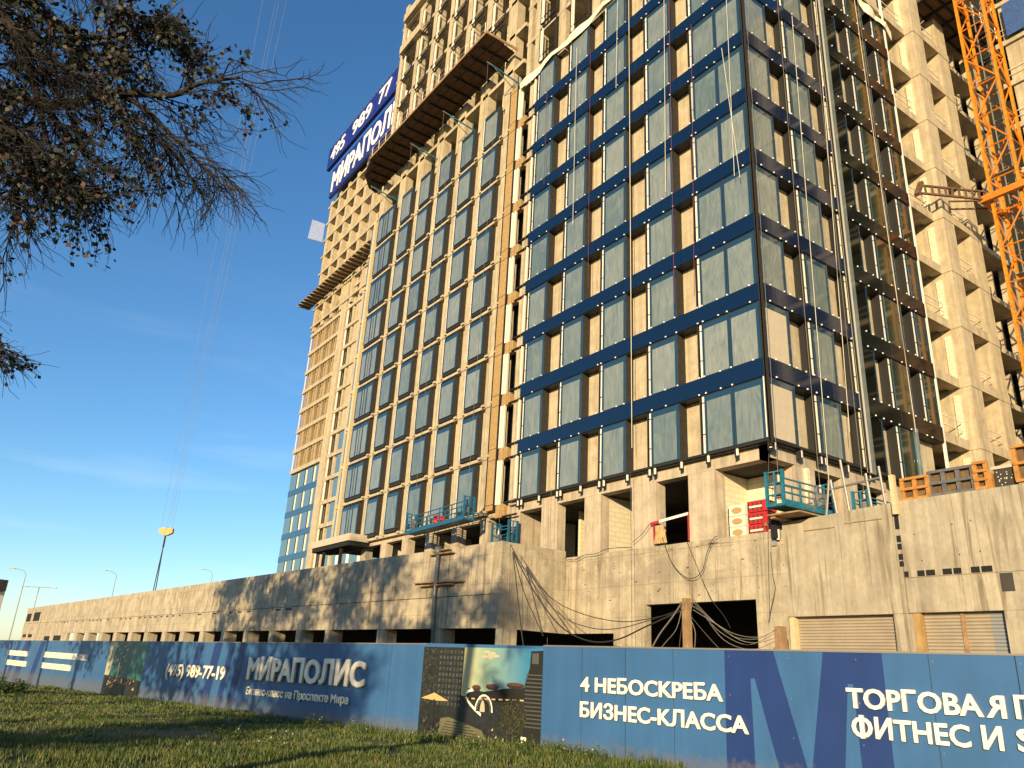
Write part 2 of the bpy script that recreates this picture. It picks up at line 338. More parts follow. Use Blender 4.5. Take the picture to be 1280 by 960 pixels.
# grass blades: nobody could count them
def fence_y(x):
    if x < F1.x: a, b = F1, F2
    elif x < F0.x: a, b = F0, F1
    else: a, b = F0, F3
    return a.y+(b.y-a.y)*(x-a.x)/(b.x-a.x)
b = MB(); n = 0; BP = on(190, 917, (0, 0, 1), -.05).xy
rr = random.Random(3)
while n < 130000:
    # denser towards the camera: sample distance and bearing
    d = 12.5+38*rr.random()**1.7; az = radians(133+48*rr.random())
    x = CAM.x+d*cos(az); y = CAM.y+d*sin(az)
    if y > fence_y(x)-.04: continue
    pn = noise.noise(Vector((x*.6, y*.6, 5)))
    if (BP-Vector((x, y))).length < 1.5*(1+.5*noise.noise(Vector((x*2, y*2, 1)))) and rr.random() < .9: continue
    if noise.noise(Vector((x*.9+7, y*1.6, 2))) > .22 and rr.random() < .88: continue
    nearf = max(0, 1-(fence_y(x)-y)/2.2)
    h = (.045+.07*rr.random())*(1+.8*pn)+.19*nearf*rr.random()*max(0, 1+.06*(x-3)) + (.03 if d < 18 else 0)*rr.random()
    wd = .006+.006*rr.random()+d*.00028; t = rr.random()*6.28; ln = h*.6*rr.random(); t2 = rr.random()*6.28
    z = gz(x, y)-.01; cx, cy = cos(t)*wd, sin(t)*wd
    i = len(b.v); b.v += [(x-cx, y-cy, z), (x+cx, y+cy, z), (x+cos(t2)*ln, y+sin(t2)*ln, z+h)]
    b.f.append((i, i+1, i+2)); b.m.append(1 if rr.random() < .10+.25*max(0, -pn) else 0); n += 1
tag(b.build('grass', ['blade', 'blade_dry']), 'short green and straw coloured grass in front of the blue hoarding', kind='stuff')
# ================================================================== PODIUM
WD = Vector((-1, -.0705, 0)).normalized(); WN = Vector((-WD.y, WD.x, 0))       # WD along the long wall, WN points to the street
if WN.y > 0: WN = -WN
W0 = Vector((-13.6, -3.8, 0)); ZS = 3.63
def wl(s, d, z): p = W0+WD*s+WN*d; return (p.x, p.y, z)
def wbox(mb, s0, s1, d0, d1, z0, z1, m=0): mb.hexa([wl(s0, d1, z0), wl(s0, d0, z0), wl(s1, d0, z0), wl(s1, d1, z0), wl(s0, d1, z1), wl(s0, d0, z1), wl(s1, d0, z1), wl(s1, d1, z1)], m)
pod = thing('concrete_podium', (-14, 0, 0), 'long bare concrete podium of the building site with dark openings under a high wall', 'building')
w = MB()
LEN = 134
# long wall in pours with a cold joint, slightly different thickness each so that seams show
s = 0; k = 0
for s1 in (5.2, 12.4, 19.6, 27, 35, 43.5, 52, 61, 71, 82, 94, 107, 120, LEN):
    wbox(w, s+.01, s1, -.35, .004*(k % 2), 5.28, 7.86-.0*s, k % 2*0); s = s1; k += 1
wbox(w, 0, LEN, -.35, .03, ZS, 5.24)
for i in range(40):
    for z in (4.3, 5.75, 7.2):
        if rr.random() < .75: wbox(w, 1.2+2.44*i, 1.24+2.44*i, -.1, .036 if z < 5.2 else .010, z, z+.045, 1)
w.build('long_wall', ['podium_concrete', 'black'], pod)
for k in range(46):                                                              # row of block-outs along the joint
    if rr.random() < .55: w = MB(); s = 24+k*1.9; wbox(w, s, s+.55+.5*rr.random(), .026, .034, 5.03, 5.17); w.build('joint_recess', 'dark_and_unlit_concrete', pod)
w = MB(); w.box(-14.15, -13.6, -3.8, .32, ZS, 7.84); w.box(-15.9, -13.9, -3.3, .2, 7.5, 7.84)
w.build('return_wall', 'podium_concrete', pod)
# front wall, in front of the tower
w = MB(); Y0, Y1 = .35, .7
w.box(-14.15, -7.7, Y0, Y1, ZS, 7.5); w.box(-7.7, -1.47, Y0, Y1, 4.88, 7.5); w.box(-1.47, 0, Y0, Y1, 4.17, 7.5)
w.box(-9.86, -7.7, Y0, Y1, 0, ZS); w.box(-1.47, -.03, Y0, Y1, 0, 4.17)
for i in range(12):
    for z in (4.6, 5.3, 6.1, 6.9):
        x = -13.5+1.22*i
        if rr.random() < .8 and (z > 5 or x < -8): w.box(x, x+.04, Y0-.004, Y0+.05, z, z+.04, 1)
for i in range(26):
    x = -14+13*rr.random(); z = 5.1+2.2*rr.random(); s_ = .04+.10*rr.random(); w.prism([(0, 0), (s_, .01), (s_*1.5, s_*.3), (s_*.8, s_*.45), (.02, s_*.3)], (x, Y0+.01, z), (1, 0, 0), (0, 0, 1), (0, -1, 0), .013, 2)
for i in range(9):
    x = -13.5+12.5*rr.random(); w.box(x, x+.6+1.2*rr.random(), Y0-.018, Y0, 7.05+.3*rr.random(), 7.08+.3*rr.random()+.02, 0)
w.build('front_wall', ['podium_concrete', 'black', 'dark_and_unlit_concrete'], pod)
w = MB(); w.box(.0, 4.72, Y0-.01, Y1, 4.17, 7.75); w.hexa([(.0, Y0-.01, 7.75), (4.72, Y0-.01, 7.75), (4.72, Y1, 7.75), (0, Y1, 7.75), (.0, Y0-.01, 7.76), (4.72, Y0-.01, 7.96), (4.72, Y1, 7.96), (0, Y1, 7.76)])
w.box(4.74, 16, Y0, Y1, 5.34, 7.97); w.box(4.74, 16, Y0+.02, Y1, 4.19, 5.33)
w.box(4.2, 4.85, Y0, Y1, 0, 4.16); w.box(7.74, 8.5, Y0, Y1, 0, 4.18); w.box(11.5, 12.2, Y0, Y1, 0, 4.18)
w.build('garage_wall', 'smooth_concrete', pod)
bouts = []
for z0, z1 in ((7.0, 7.5), (6.55, 6.78), (6.3, 6.5), (5.95, 6.15), (5.72, 5.9)): bouts.append((4.63, 4.78, Y0-.016, Y0+.1, z0, z1, 'black', 'block_out'))
for x0, x1 in ((4.75, 4.9), (5.2, 5.45), (5.5, 5.8), (6.05, 6.35), (6.4, 6.65), (6.95, 7.22), (7.27, 7.6)): bouts.append((x0, x1, Y0-.006, Y0+.1, 5.36, 5.55, 'black', 'block_out'))
bouts.append((7.78, 8.15, Y0-.005, Y0+.1, 4.75, 5.3, 'dark_and_unlit_concrete', 'wall_niche'))
for x0, x1, z in ((5.25, .0, 6.75), (6.55, 0, 6.95), (7.15, 0, 7.0), (5.4, 0, 5.85), (6.65, 0, 5.95), (7.3, 0, 6.0)): bouts.append((x0, x0+.035, Y0-.014, Y0+.05, z, z+.035, 'black', 'tie_hole'))
for q in bouts: MB().box(*q[:6]).build(q[7], q[6], pod)
w = MB()                                                                        # thin rust and water marks and ledges on the front wall
w.box(1.0, 2.3, Y0-.05, Y0, 7.33, 7.36); w.box(2.7, 4.2, Y0-.045, Y0, 7.42, 7.45)
w.build('rust_ledge', 'timber', pod)
for a, bb in ((-.39, .6), (4.83, 5.98), (10.83, 12.24), (17.6, 19.0), (21.9, 23.6), (26.6, 28.25), (31.5, 33.3), (36.3, 38.4), (41.5, 43.8), (46.8, 49.4), (52.4, 55), (58.3, 61.2), (64.3, 67.5), (70.6, 74), (77.3, 80.9), (84.3, 87.9), (91.2, 95.1)):
    w = MB(); wbox(w, a+.15, a+.15+(bb-a)*.45, -1.0, -.02, -.8, ZS); w.build('pillar', 'smooth_concrete', pod)
w = MB(); wbox(w, 97, LEN, -.35, .0, -.8, ZS)
w.build('end_wall', 'podium_concrete', pod)
for s0, s1, z0, z1 in ((101, 106, 2.6, 3.3), (109, 113, 2.5, 3.2), (124, 127.5, 3.0, 3.5), (129.5, 132.5, 3.0, 3.5), (121, 126.5, 5.6, 7.0), (129, 133, 5.6, 6.9)): w = MB(); wbox(w, s0, s1, .005, .04, z0, z1); w.build('small_opening', 'black', pod)
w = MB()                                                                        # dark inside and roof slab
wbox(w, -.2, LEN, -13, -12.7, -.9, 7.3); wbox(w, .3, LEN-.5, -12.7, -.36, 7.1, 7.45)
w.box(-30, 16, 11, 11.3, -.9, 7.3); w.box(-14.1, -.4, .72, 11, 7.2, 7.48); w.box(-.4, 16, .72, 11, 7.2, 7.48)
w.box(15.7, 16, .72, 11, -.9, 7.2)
w.build('inner_shell', 'dark_and_unlit_concrete', pod)
for x0, x1 in ((.25, 4.0), (5.1, 7.2)):
    w = MB(); z = 0; zt = 4.15
    while z < zt: w.prism([(0, 0), (.035, .03), (.035, .075), (0, .105)], (x0, Y1-.04, z), (0, -1, 0), (0, 0, 1), (1, 0, 0), x1-x0); z += .108
    w.build('rolling_shutter', 'shutter_metal', pod)
w = MB()
for x0, x1 in ((4.0, 4.22), (7.2, 7.75)):
    z = 0
    while z < 4.15: w.prism([(0, 0), (.03, .03), (.03, .075), (0, .105)], (x0, Y1-.05, z), (0, -1, 0), (0, 0, 1), (1, 0, 0), x1-x0); z += .108
w.box(6.3, 6.42, Y1-.12, Y1-.05, 0, 4.15, 1); w.box(.02, .22, Y0+.02, Y1, 0, 4.15, 2); w.box(4.86, 5.08, Y0+.03, Y1, 0, 4.17, 3)
w.build('shutter_edge', ['lamp_grey', 'timber', 'pale_timber', 'insulation'], pod)
# ================================================================== NEAR TOWER
tw = thing('unfinished_tower', (-22, 8, 7.5), 'tall unfinished tower with blue banded glass corner and bare concrete upper floors', 'tower')
ZB = 14.83; FH = 3.6
def slabz(k): return ZB-.4+FH*k                                                # underside line of slab k
# --- prototypes, local coordinates: x along facade, y inwards, z up
def unit(wd, h, panes=1, sliver=.33, bottom=.0, top=.0, name='window', film=True, depth=.5, film_m='glass_film'):
    f = MB()
    f.box(wd, wd+.05, 0, depth, -bottom, h+top, 1)                              # visible cheek
    f.box(-.05, 0, .03, depth, -bottom, h+top, 0)
    f.box(-.05, wd+.05, .0, depth, -bottom-.06, -bottom, 0); f.box(-.05, wd+.05, 0, depth, h+top, h+top+.06, 0)
    if bottom: f.box(-.05, wd+.05, .02, .12, -bottom, 0, 0)
    for q in range(panes+1): x = q*wd/panes; f.box(x-.03, x+.03, -.05, .02, 0, h, 2 if q else 2)
    if panes > 1: f.box(wd/2-.05, wd/2-.015, -.055, .02, 0, h, 3)
    f.box(-.01, wd+.01, -.03, .02, h-.04, h, 0); f.box(-.01, wd+.01, -.03, .02, 0, .04, 0)
    if sliver:
        f.box(-sliver, -.06, .16, depth, -bottom, h+top, 0)
        for z0, z1 in ((.0, h*.31), (h*.33, h*.86), (h*.88, h)): f.box(-.22, -.12, .02, .16, z0, z1, 4)
        if sliver > .3: f.box(-.36, -.3, .0, .2, 0, h, 0)
    fr = f.build(name, ['aluminium_dark', 'cheek_metal', 'glass_edge', 'aluminium_dark', 'white_strip'])
    p = MB(); pw = wd/panes
    for q in range(panes):
        x0, x1 = q*pw+.03, (q+1)*pw-.03; e = .13
        if film:
            a, c = (x0+.05, x1-e), (.03, h-.33)
            p.face([(x0, -.02, 0), (x1, -.02, 0), (a[1], -.02, c[0]), (a[0], -.02, c[0])], 1); p.face([(x1, -.02, 0), (x1, -.02, h), (a[1], -.02, c[1]), (a[1], -.02, c[0])], 1)
            p.face([(x1, -.02, h), (x0, -.02, h), (a[0], -.02, c[1]), (a[1], -.02, c[1])], 1); p.face([(x0, -.02, h), (x0, -.02, 0), (a[0], -.02, c[0]), (a[0], -.02, c[1])], 1)
            p.face([(a[0], -.02, c[0]), (a[1], -.02, c[0]), (a[1], -.02, c[1]), (a[0], -.02, c[1])], 0)
        else: p.box(x0, x1, -.02, .0, 0, h, 0)
    pn = p.build('pane', [film_m, 'glass_edge']); pn.parent = fr; return fr
used = set()
def place(proto, world, rotz=0, label=None):
    if proto not in used:
        used.add(proto); proto.parent = tw; proto.location = Vector(world)-WORG[tw]; proto.rotation_euler = (0, 0, rotz); WORG[proto] = Vector(world)
        if label: proto['label'] = label
        return proto
    return put(proto, world, tw, rotz, label)
HW = 2.74
u1 = unit(1.75, HW, name='curtain_window'); u2 = unit(3.2, HW, 2, name='corner_window')
rows = [11.26]+[ZB+.02+FH*k for k in range(0, 8)]
for z in rows:
    place(u2, (-3.38, 0, z))
    for gl in (-6.77, -10.4, -13.95, -17.58): place(u1, (gl, 0, z))
ur = unit(1.6, HW, name='side_window'); urd = unit(1.6, HW, name='side_window', film=False, film_m='glass_bare'); urk = unit(1.6, HW, name='dark_side_window', film=False, film_m='glass_black'); ur0 = unit(1.68, HW, sliver=0, name='side_corner_window', film_m='film_beige'); ur1 = unit(1.68, HW, sliver=0, name='side_corner_window')
H90 = pi/2
for i, z in enumerate(rows):
    place(ur0 if i < 2 else ur1, (0, .12, z), H90, 'beige film covered window at the tower corner' if i < 2 else None)
    place(ur, (0, 3.6, z), H90); place(urk, (0, 7.0, z), H90); place(urd, (0, 10.2, z), H90)
ue = unit(1.05, HW, sliver=.33, name='side_end_window', film=False, film_m='glass_bare')
for z in rows[1:]: place(ue, (0, 13.25, z), H90)
# --- blue bands
for k in range(0, 8):
    z0, z1 = ZB-.83+FH*k, ZB+FH*k
    b = MB(); b.box(-18.0, -.03, -.10, -.04, z0, z1, 0); b.box(-18, -.03, -.04, .5, z0-.04, z0+.04, 2); b.box(-17.9, -.1, -.04, .5, z1-.04, z1-.0, 2)
    for x in (-17.6, -16.7, -15.9, -14.3, -13.9, -12.9, -12.2, -10.8, -10.4, -9.3, -8.6, -7.1, -6.7, -5.7, -5.0, -3.6, -3.3, -2.4, -1.8, -.5):
        for zz in ((z1+.02, z0+.02) if rr.random() < .7 else (z1+.02,)):
            xx = x+.14*(rr.random()-.5); b.box(xx-.03, xx+.03, -.14, -.10, zz-.033, zz+.033, 1)
    b.build('spandrel_band', ['spandrel_glass', 'clip', 'aluminium_dark'], tw)
    b = MB(); b.box(.04, .10, .03, 7.38, z0, z1, 0)
    for ya, yb in ((7.42, 9.4), (9.42, 11.7), (11.72, 14.35)): MB().box(.04, .10, ya, yb, z0, z1).build('spandrel_dark_reflection', 'band_dark_reflection', tw)  # band pieces beyond the fin, coloured as if mirroring something dark
    b.box(.03, .04, 7.38, 14.3, z0+.05, z1-.05, 2); b.box(-.5, .04, .03, 14.35, z0-.04, z0+.04, 2); b.box(-.5, .04, .1, 14.3, z1-.04, z1, 2)
    for y in (.5, 1.5, 2.0, 2.7, 3.3, 4.2, 5.2, 5.7, 6.6, 7.0, 8.0, 8.7, 9.4, 10.1, 11.1, 11.8, 12.6, 13.2):
        for zz in ((z1+.02, z0+.02) if rr.random() < .7 else (z1+.02,)):
            yy = y+.14*(rr.random()-.5); b.box(.10, .14, yy-.03, yy+.03, zz-.033, zz+.033, 1)
    b.build('side_spandrel_band', ['spandrel_glass', 'clip', 'aluminium_dark'], tw)
# corner post, base rail with hanging brackets
b = MB(); b.box(-.05, .06, -.11, .0, 10.9, 43.0, 0); b.box(.0, .09, -.11, .05, 11.0, 43.0, 0); b.box(-.16, -.11, -.06, -.02, 11.3, 14, 1)
b.build('corner_post', ['bark', 'white_strip'], tw)
b = MB(); b.box(-18.6, .02, -.06, .06, 11.14, 11.24, 0); b.box(-.06, .08, .06, 14.3, 11.14, 11.24, 0); b.box(-18.6, 0, .06, .36, 11.1, 11.14, 0); b.box(-.36, -.06, .1, 14.3, 11.1, 11.14, 0)
for x in (-17.9, -17.55, -15.85, -14.2, -13.9, -12.2, -10.7, -10.35, -8.6, -7.05, -6.7, -5.0, -3.4, -1.8, -.1):
    b.box(x-.09, x-.0, .0, .2, 10.75, 11.12, 0); b.box(x, x+.09, .0, .06, 10.83, 11.14, 1)
for y in (.15, 1.9, 3.3, 3.6, 5.3, 7.0, 8.8, 10.2, 11.9, 13.2): b.box(-.2, 0, y, y+.09, 10.75, 11.12, 0); b.box(-.06, .0, y+.09, y+.2, 10.8, 11.14, 1)
b.build('base_rail', ['aluminium_dark', 'white_strip'], tw)
# translucent glazed fin on the side face
b = MB(); b.box(.11, .2, 6.75, 7.0, 11.0, 43.2, 0); b.box(.11, .17, 7.02, 7.4, 11.0, 43.2, 1); b.box(.16, .24, 6.7, 6.76, 11, 43.2, 2)
b.build('glazed_fin', ['aluminium_light', 'glass_film', 'aluminium_dark'], tw)
b = MB(); b.tube([(.1, 11.5, 10.9), (.1, 11.5, 14.1)], .13, 8); b.tube([(.1, 11.5, 11.6), (.1, 11.5, 11.75)], .17, 8)
b.build('rain_pipe', 'glass_teal', tw, smooth=True)
# --- structural wall seen in the gaps between glazing
b = MB(); b.box(-44.1, -20.45, .42, .8, 11.0, 42.7); b.box(-19.3, 0-.5, .5, .8, 11.2, 42.9)
for i in range(5):                                                              # vertical pours stand slightly proud
    pass
b.build('facade_wall', 'facade_concrete', tw)
b = MB(); b.box(-.8, -.5, .5, 14.2, 11.2, 42.4); b.build('side_facade_wall', 'facade_concrete', tw)
for x0, x1 in [(-22.2, -21.45)]+[(-22.2-3.51*i, -21.45-3.51*i) for i in range(1, 6)]+[(-18.95, -18.1)]:
    b = MB(); b.box(x0, x1, .12, .5, 11.0, 62 if x0 < -20 else 43.2); b.build('column', 'facade_concrete', tw)
# slab edges across the left bays
for k in range(-1, 8):
    z = slabz(k)
    b = MB(); b.box(-44.2, -21.4, .06, .5, z-.10, z+.1)
    for i in range(6): x = -22.15-3.51*i; b.box(x-.32, x+.02, -.1, .1, z-.02, z+.13, 0); b.box(x+.75, x+.95, -.08, .1, z-.02, z+.13, 0)
    b.build('slab_edge', 'facade_concrete', tw)
HL = 2.82
ul = unit(1.84, HL, bottom=.20, top=.06, name='window', sliver=.24, depth=.40); ud = unit(3.2, HL, 3, sliver=0, bottom=.2, top=.06, depth=.42, name='wide_window')
for k in range(-1, 8):
    z = slabz(k)+.44
    for i in range(5): place(ul, (-24.76-3.51*i, .0, z))
    place(ud, (-43.7, 0, z))
# left end strip
b = MB(); b.box(-44.9, -44.55, .0, .4, 10.9, 43); b.build('corner_pilaster', 'pale_timber', tw)
for k in range(-1, 8):
    z = slabz(k); b = MB(); b.box(-45.9, -45.1, .3, .34, z+.4, z+3.2, 0); b.box(-46, -45, .25, .5, z-.1, z+.2, 1); b.build('narrow_pane', ['far_glass', 'facade_concrete'], tw)
# insulated recess between the two halves of the face
b = MB(); b.box(-21.27, -20.42, -.02, .5, 10.9, 43.3, 0); b.box(-21.36, -21.3, -.05, .3, 10.9, 43.3, 1); b.box(-20.4, -20.34, -.05, .3, 10.9, 43.3, 1)
for k in range(-1, 9): b.box(-21.3, -20.4, -.03, 0, slabz(k)-.35, slabz(k)-.32, 1); b.box(-21.3, -20.4, -.03, 0, slabz(k)+.4, slabz(k)+.43, 1)
b.build('insulated_column', ['insulation', 'black'], tw)
for k in range(-1, 8):
    z = slabz(k); b = MB(); b.box(-20.3, -19.35, .1, .5, z-.45, z+.35, 0); b.box(-19.95, -19.85, .05, .2, z+.35, z+3.15, 1); b.box(-20.25, -20.12, .0, .2, z+.35, z+3.15, 1)
    b.box(-18.25, -18.15, .0, .1, z+.5, z+3.1, 1); b.box(-19.35, -17.95, -.03, .1, z-.5, z-.42, 2); b.box(-19.35, -17.95, -.03, .1, z+.34, z+.42, 2); b.box(-19.3, -18.95, .4, .5, z+.42, z+3.1, 0)
    b.build('insulation_panel', ['insulation', 'white_strip', 'black'], tw)
b = MB(); b.box(-20.4, -19.3, 2.5, 2.6, 10.9, 43); b.build('recess_back', 'black', tw)
# --- open ground storey of the tower
P = MB(); P.box(-21.4, -.35, .36, .9, 10.55, 11.1); P.box(-.9, -.36, .36, 15, 10.55, 11.1)
P.box(-46, -21.4, .4, .9, 10.4, 10.9); P.build('edge_beam', 'concrete', tw)
for x0, x1 in ((-4.9, -3.3), (-8.6, -6.9), (-12.2, -10.9), (-15.95, -14.5)):
    b = MB(); b.box(x0, x1, .37, .95, 7.3, 10.55); b.build('pillar', 'concrete', tw)
b = MB(); b.box(-18.9, -18.1, .37, 2.2, 7.3, 10.55); b.build('pillar', 'concrete', tw)
for y0, y1 in ((2.0, 3.4), (5.35, 6.6), (9.0, 10.3), (12.4, 13.8)):
    b = MB(); b.box(-.9, -.37, y0, y1, 7.3, 10.55); b.build('pillar', 'concrete', tw)
for i in range(6):
    x = -21.45-3.51*i; b = MB(); b.box(x-.9, x+.0, .4, 1.0, 7.3, 10.4); b.build('pillar', 'concrete', tw)
b = MB()
b.box(-3.55, -3.35, .96, 2.6, 7.3, 10.5); b.box(-3.35, -.2, 2.6, 2.8, 7.3, 10.5); b.build('block_wall', 'blockwork', tw)
for x, ya, yb in ((-10.9, .96, 5), (-14.9, 2.4, 7), (-18.5, 2.25, 5), (-29, 1, 4), (-36, 1, 4)):
    b = MB(); b.box(x-.2, x, ya, yb, 7.3, 10.5); b.build('block_wall', 'blockwork', tw)
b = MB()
b.box(-46, -3.6, 9, 9.2, 7.3, 10.5); b.build('rear_wall', 'dark_and_unlit_concrete', tw)
b = MB(); b.box(-45.5, -.4, .9, 12, 10.56, 10.9); b.box(-45, -1, 10, 10.3, 7.3, 10.5); b.box(-46, -.5, .9, 12, 7.3, 7.5); b.build('ground_ceiling', 'dark_and_unlit_concrete', tw)
# --- bare storeys above the glazing on the left face
def bare(z0, n, xs, wdt, xa, xb, name, y=.12, deep=6, th=.35, frames=None, side=False):
    for k in range(n):
        z = z0+FH*k; b = MB(); b.box(xa, xb, y, deep, z, z+th); b.build('floor_slab', 'facade_concrete', tw)
    for x in xs:
        b = MB(); b.box(x, x+wdt, y+.02, y+.8, z0-2.0, z0+FH*n-.3); b.build(name, 'facade_concrete', tw)
k0 = slabz(8)                                                                   # 43.23
bare(k0+2.1, 7, [-44.0], .7, -44.2, -20.0, 'column')
for i in range(0, 6):
    x = -22.6-3.51*i; b = MB(); b.box(x, x+1.25, .14, .9, 42.4, 68); b.build('bare_column', 'facade_concrete', tw)
b = MB()
for i in range(0, 6): x = -23.9-3.51*i; b.box(x, x+.2, .9, 5.5, 42.4, 68)
b.build('inner_block_wall', 'blockwork', tw)
b = MB(); b.box(-44, -.6, 5.5, 5.8, 42.4, 72); b.build('inner_rear_wall', 'dark_and_unlit_concrete', tw)
# upper right part, bare, with frames hung in front
bare(k0+.0, 6, [], .7, -20.0, -.5, 'column', y=.3)
for x in (-19.9, -18.9, -16.0, -12.3, -8.7, -5.1, -1.8):
    b = MB(); b.box(x, x+(.8 if x > -18.95 else .5), .32, 1.0, 42.9, 64); b.build('bare_column', 'facade_concrete', tw)
fr = MB(); Wd, Hh = 1.9, 3.1
for x in (0, .28, Wd): fr.box(x-.035, x+.035, -.05, .05, 0, Hh, 1 if x == .28 else 0)
fr.box(0, Wd, -.05, .05, -.04, .04, 0); fr.box(0, Wd, -.05, .05, Hh-.04, Hh+.04, 0); fr.box(.0, Wd, -.03, .03, .55, .6, 0); fr.box(Wd-.1, Wd-.05, .05, .1, 0, Hh, 1); fr.box(.03, .1, -.02, .05, .1, Hh-.1, 1)
frp = fr.build('empty_window_frame', ['aluminium_dark', 'white_strip'])
for k in range(5):
    for i in range(6): place(frp, (-24.9-3.51*i, -.02, 48.2+FH*k))
for k in range(3):
    for x in (-17.8, -14.2, -10.6): place(frp, (x, -.0, k0+.3+FH*k))
for z in (63.0, 67.4, 71.8): b = MB(); b.box(-43.1, -38.6, -.4, .5, z-.3, z+.7); b.build('balcony_slab', 'facade_concrete', tw)
# --- upper side face above the glazing
b = MB()
for k in range(6): z = k0+FH*k; b.box(-6, -.1, .4, 14.5, z, z+.4)
b.build('side_floor_slab', 'facade_concrete', tw)
for y in (.6, 4.0, 7.4, 10.8, 13.4):
    b = MB(); b.box(-.9, -.15, y, y+1.0, 42.2, 64); b.build('bare_column', 'facade_concrete', tw)
# --- bare concrete bays at the right end of the side face
for k in range(-1, 13):
    z = slabz(k)-.25
    b = MB(); b.box(-.6, 0, 14.45, 17.3, z, z+.55); b.box(-4, -.6, 14.4, 27.5, z+.1, z+.4)
    b.box(-.3, .58, 17.26, 22.1, z, z+.55); b.box(-1.6, .30, 22.1, 27.2, z+.05, z+.4); b.build('side_slab_edge', 'facade_concrete', tw)
b = MB(); b.box(-.05, .05, 14.42, 14.6, 10.5, 58); b.build('edge_post', 'white_strip', tw)
for y0, y1, xx, x1 in ((17.3, 18.55, .55, -1.3), (20.55, 21.9, .55, -.9), (26.4, 27.2, .3, -.5)):
    b = MB(); b.box(x1, xx, y0, y1, 10.0, 58); b.build('side_column', 'facade_concrete', tw)
b = MB()
for k in range(-1, 12): z = slabz(k); c = b; c = MB(); c.box(-.42, -.06, 17.2, 17.3, z+.35, z+2.95); c.build('reveal_wall', 'blockwork', tw); c = MB(); c.box(-2.2, -1.2, 15.6, 15.8, z+.3, z+1.9-.4*(k % 2)); c.build('half_height_wall', 'blockwork', tw); c = MB(); c.box(-1.5, -.2, 24.6, 24.75, z+.4, z+2.6); c.build('stair_wall', 'facade_concrete', tw)
b = MB(); b.box(-3.3, -3.0, 14.4, 27.5, 10, 58); b.box(-2.2, -2.1, 22.2, 27.2, 10, 58); b.box(-8, .25, 27.3, 27.5, 7, 66); b.build('side_dark_core', 'dark_and_unlit_concrete', tw)
for k in range(-1, 12):
    b = MB(); z = slabz(k)+.3
    if k % 2 == 0: b.tube([(-.1, 14.7, z+1.0), (-.1, 17.0, z+1.0)], .03); b.tube([(-.1, 14.7, z+.5), (-.1, 17.0, z+.5)], .03)
    b.tube([(.4, 18.6, z+.9), (.4, 20.4, z+.9)], .03); b.tube([(.4, 18.6, z+.45), (.4, 20.4, z+.45)], .03)
    b.build('guard_rail', 'barrier_white', tw)
# tower body so that the sky does not show through
b = MB(); b.box(-44, -6.2, 6.5, 30, 10, 72); b.box(-6.2, -4.35, 6.5, 27.4, 10, 72); b.build('core_wall', 'dark_and_unlit_concrete', tw)
b = MB(); b.box(-6, -.8, .9, 6.4, 11.2, 42.3); b.box(-45.5, -20.5, .9, 5, 11, 42.2); b.build('inner_floors', 'dark_and_unlit_concrete', tw)
# --- wing at right angles behind the crane
wg = thing('concrete_wing', (12, 30, 0), 'bare concrete wing of stacked slabs behind the orange tower crane', 'building')
for k in range(-1, 15):
    z = slabz(k)-.2; b = MB(); b.box(-.2, 26, 27.6, 40, z, z+.42); b.build('floor_slab', 'facade_concrete', wg)
b = MB(); b.box(.31, 1.7, 27.3, 27.4, 8, 58); b.build('green_net_strip', 'net_green', wg)
for x in (2.2, 7.5, 12.8, 18):
    b = MB(); b.box(x, x+1.3, 27.8, 28.6, 7, 66); b.build('column', 'facade_concrete', wg)
b = MB(); b.box(.2, 26, 33, 33.3, 7, 66); b.build('inner_wall', 'dark_and_unlit_concrete', wg)
for k in range(-1, 15):
    z = slabz(k); b = MB(); x = .4
    while x < 13: b.box(x, x+1.9, 28.70+.03*(int(x) % 2), 28.8, z+.25, z+3.38); x += 1.93
    b.build('added_dark_sheets', 'net_green', wg)  # dark sheets added between the slabs so the side glazing mirrors darkness
for k, x0, x1 in ((9, 2.6, 4.6), (10, 2.4, 4.9), (6, 4.1, 6.8), (4, 4.6, 7.4), (3, 5.0, 7.0), (12, 4.6, 6.6)):
    z = slabz(k); b = MB(); b.box(x0, x1, 27.3, 27.36, z+.2, z+3.1); b.build('blue_net', 'net_blue', wg)
for k in range(0, 14, 1):
    z = slabz(k)+.25; b = MB()
    for zz in (.5, 1.0): b.tube([(2, 27.7, z+zz), (25, 27.7, z+zz)], .03, 4)
    b.build('guard_rail', 'barrier_white', wg)
# ================================================================== FAR TOWER
ft = thing('second_tower', (-88, 22, 0), 'farther half clad tower seen to the left, partly hidden behind the banded glass tower', 'tower')
Y = 17.0; XL, XR = -108.5, -70
b = MB(); b.box(XL+.6, XR, Y+.45, Y+22, 0, 92, 0); b.build('structure_wall', 'facade_concrete', ft)
b = MB(); b.box(-95.2, -93.0, Y-.35, Y+.5, 0, 63.4); b.build('tall_pier', 'facade_concrete', ft)
b = MB(); b.box(-87.0, -86.2, Y-.3, Y+.4, 0, 62); b.build('tall_pier', 'facade_concrete', ft)
zb = lambda k: 28.1-.0+3.6*k
xsw = (-105.3, -101.7, -98.2)
for k in range(-6, 1):
    z = zb(k); b = MB(); b.box(XL, -95.25, Y-.06, Y+.3, z-.95, z, 0); b.build('blue_band', 'far_band', ft)
for k in range(-6, 1):
    z = zb(k)
    for a, c in ((XL, -105.35), (-104.4, -101.8), (-100.8, -98.2), (-97.2, -95.25)):
        b = MB(); b.box(a, c, Y, Y+.42, z, z+2.65, 0); b.box(c-.12, c, Y-.04, Y+.42, z, z+2.65, 1); b.box(c+.12, c+.62, Y+.04, Y+.2, z+.02, z+2.6, 2); b.build('glass_bay', ['far_glass', 'glass_edge', 'foam_white'], ft)  # white strip in each gap stands in for sunlit concrete
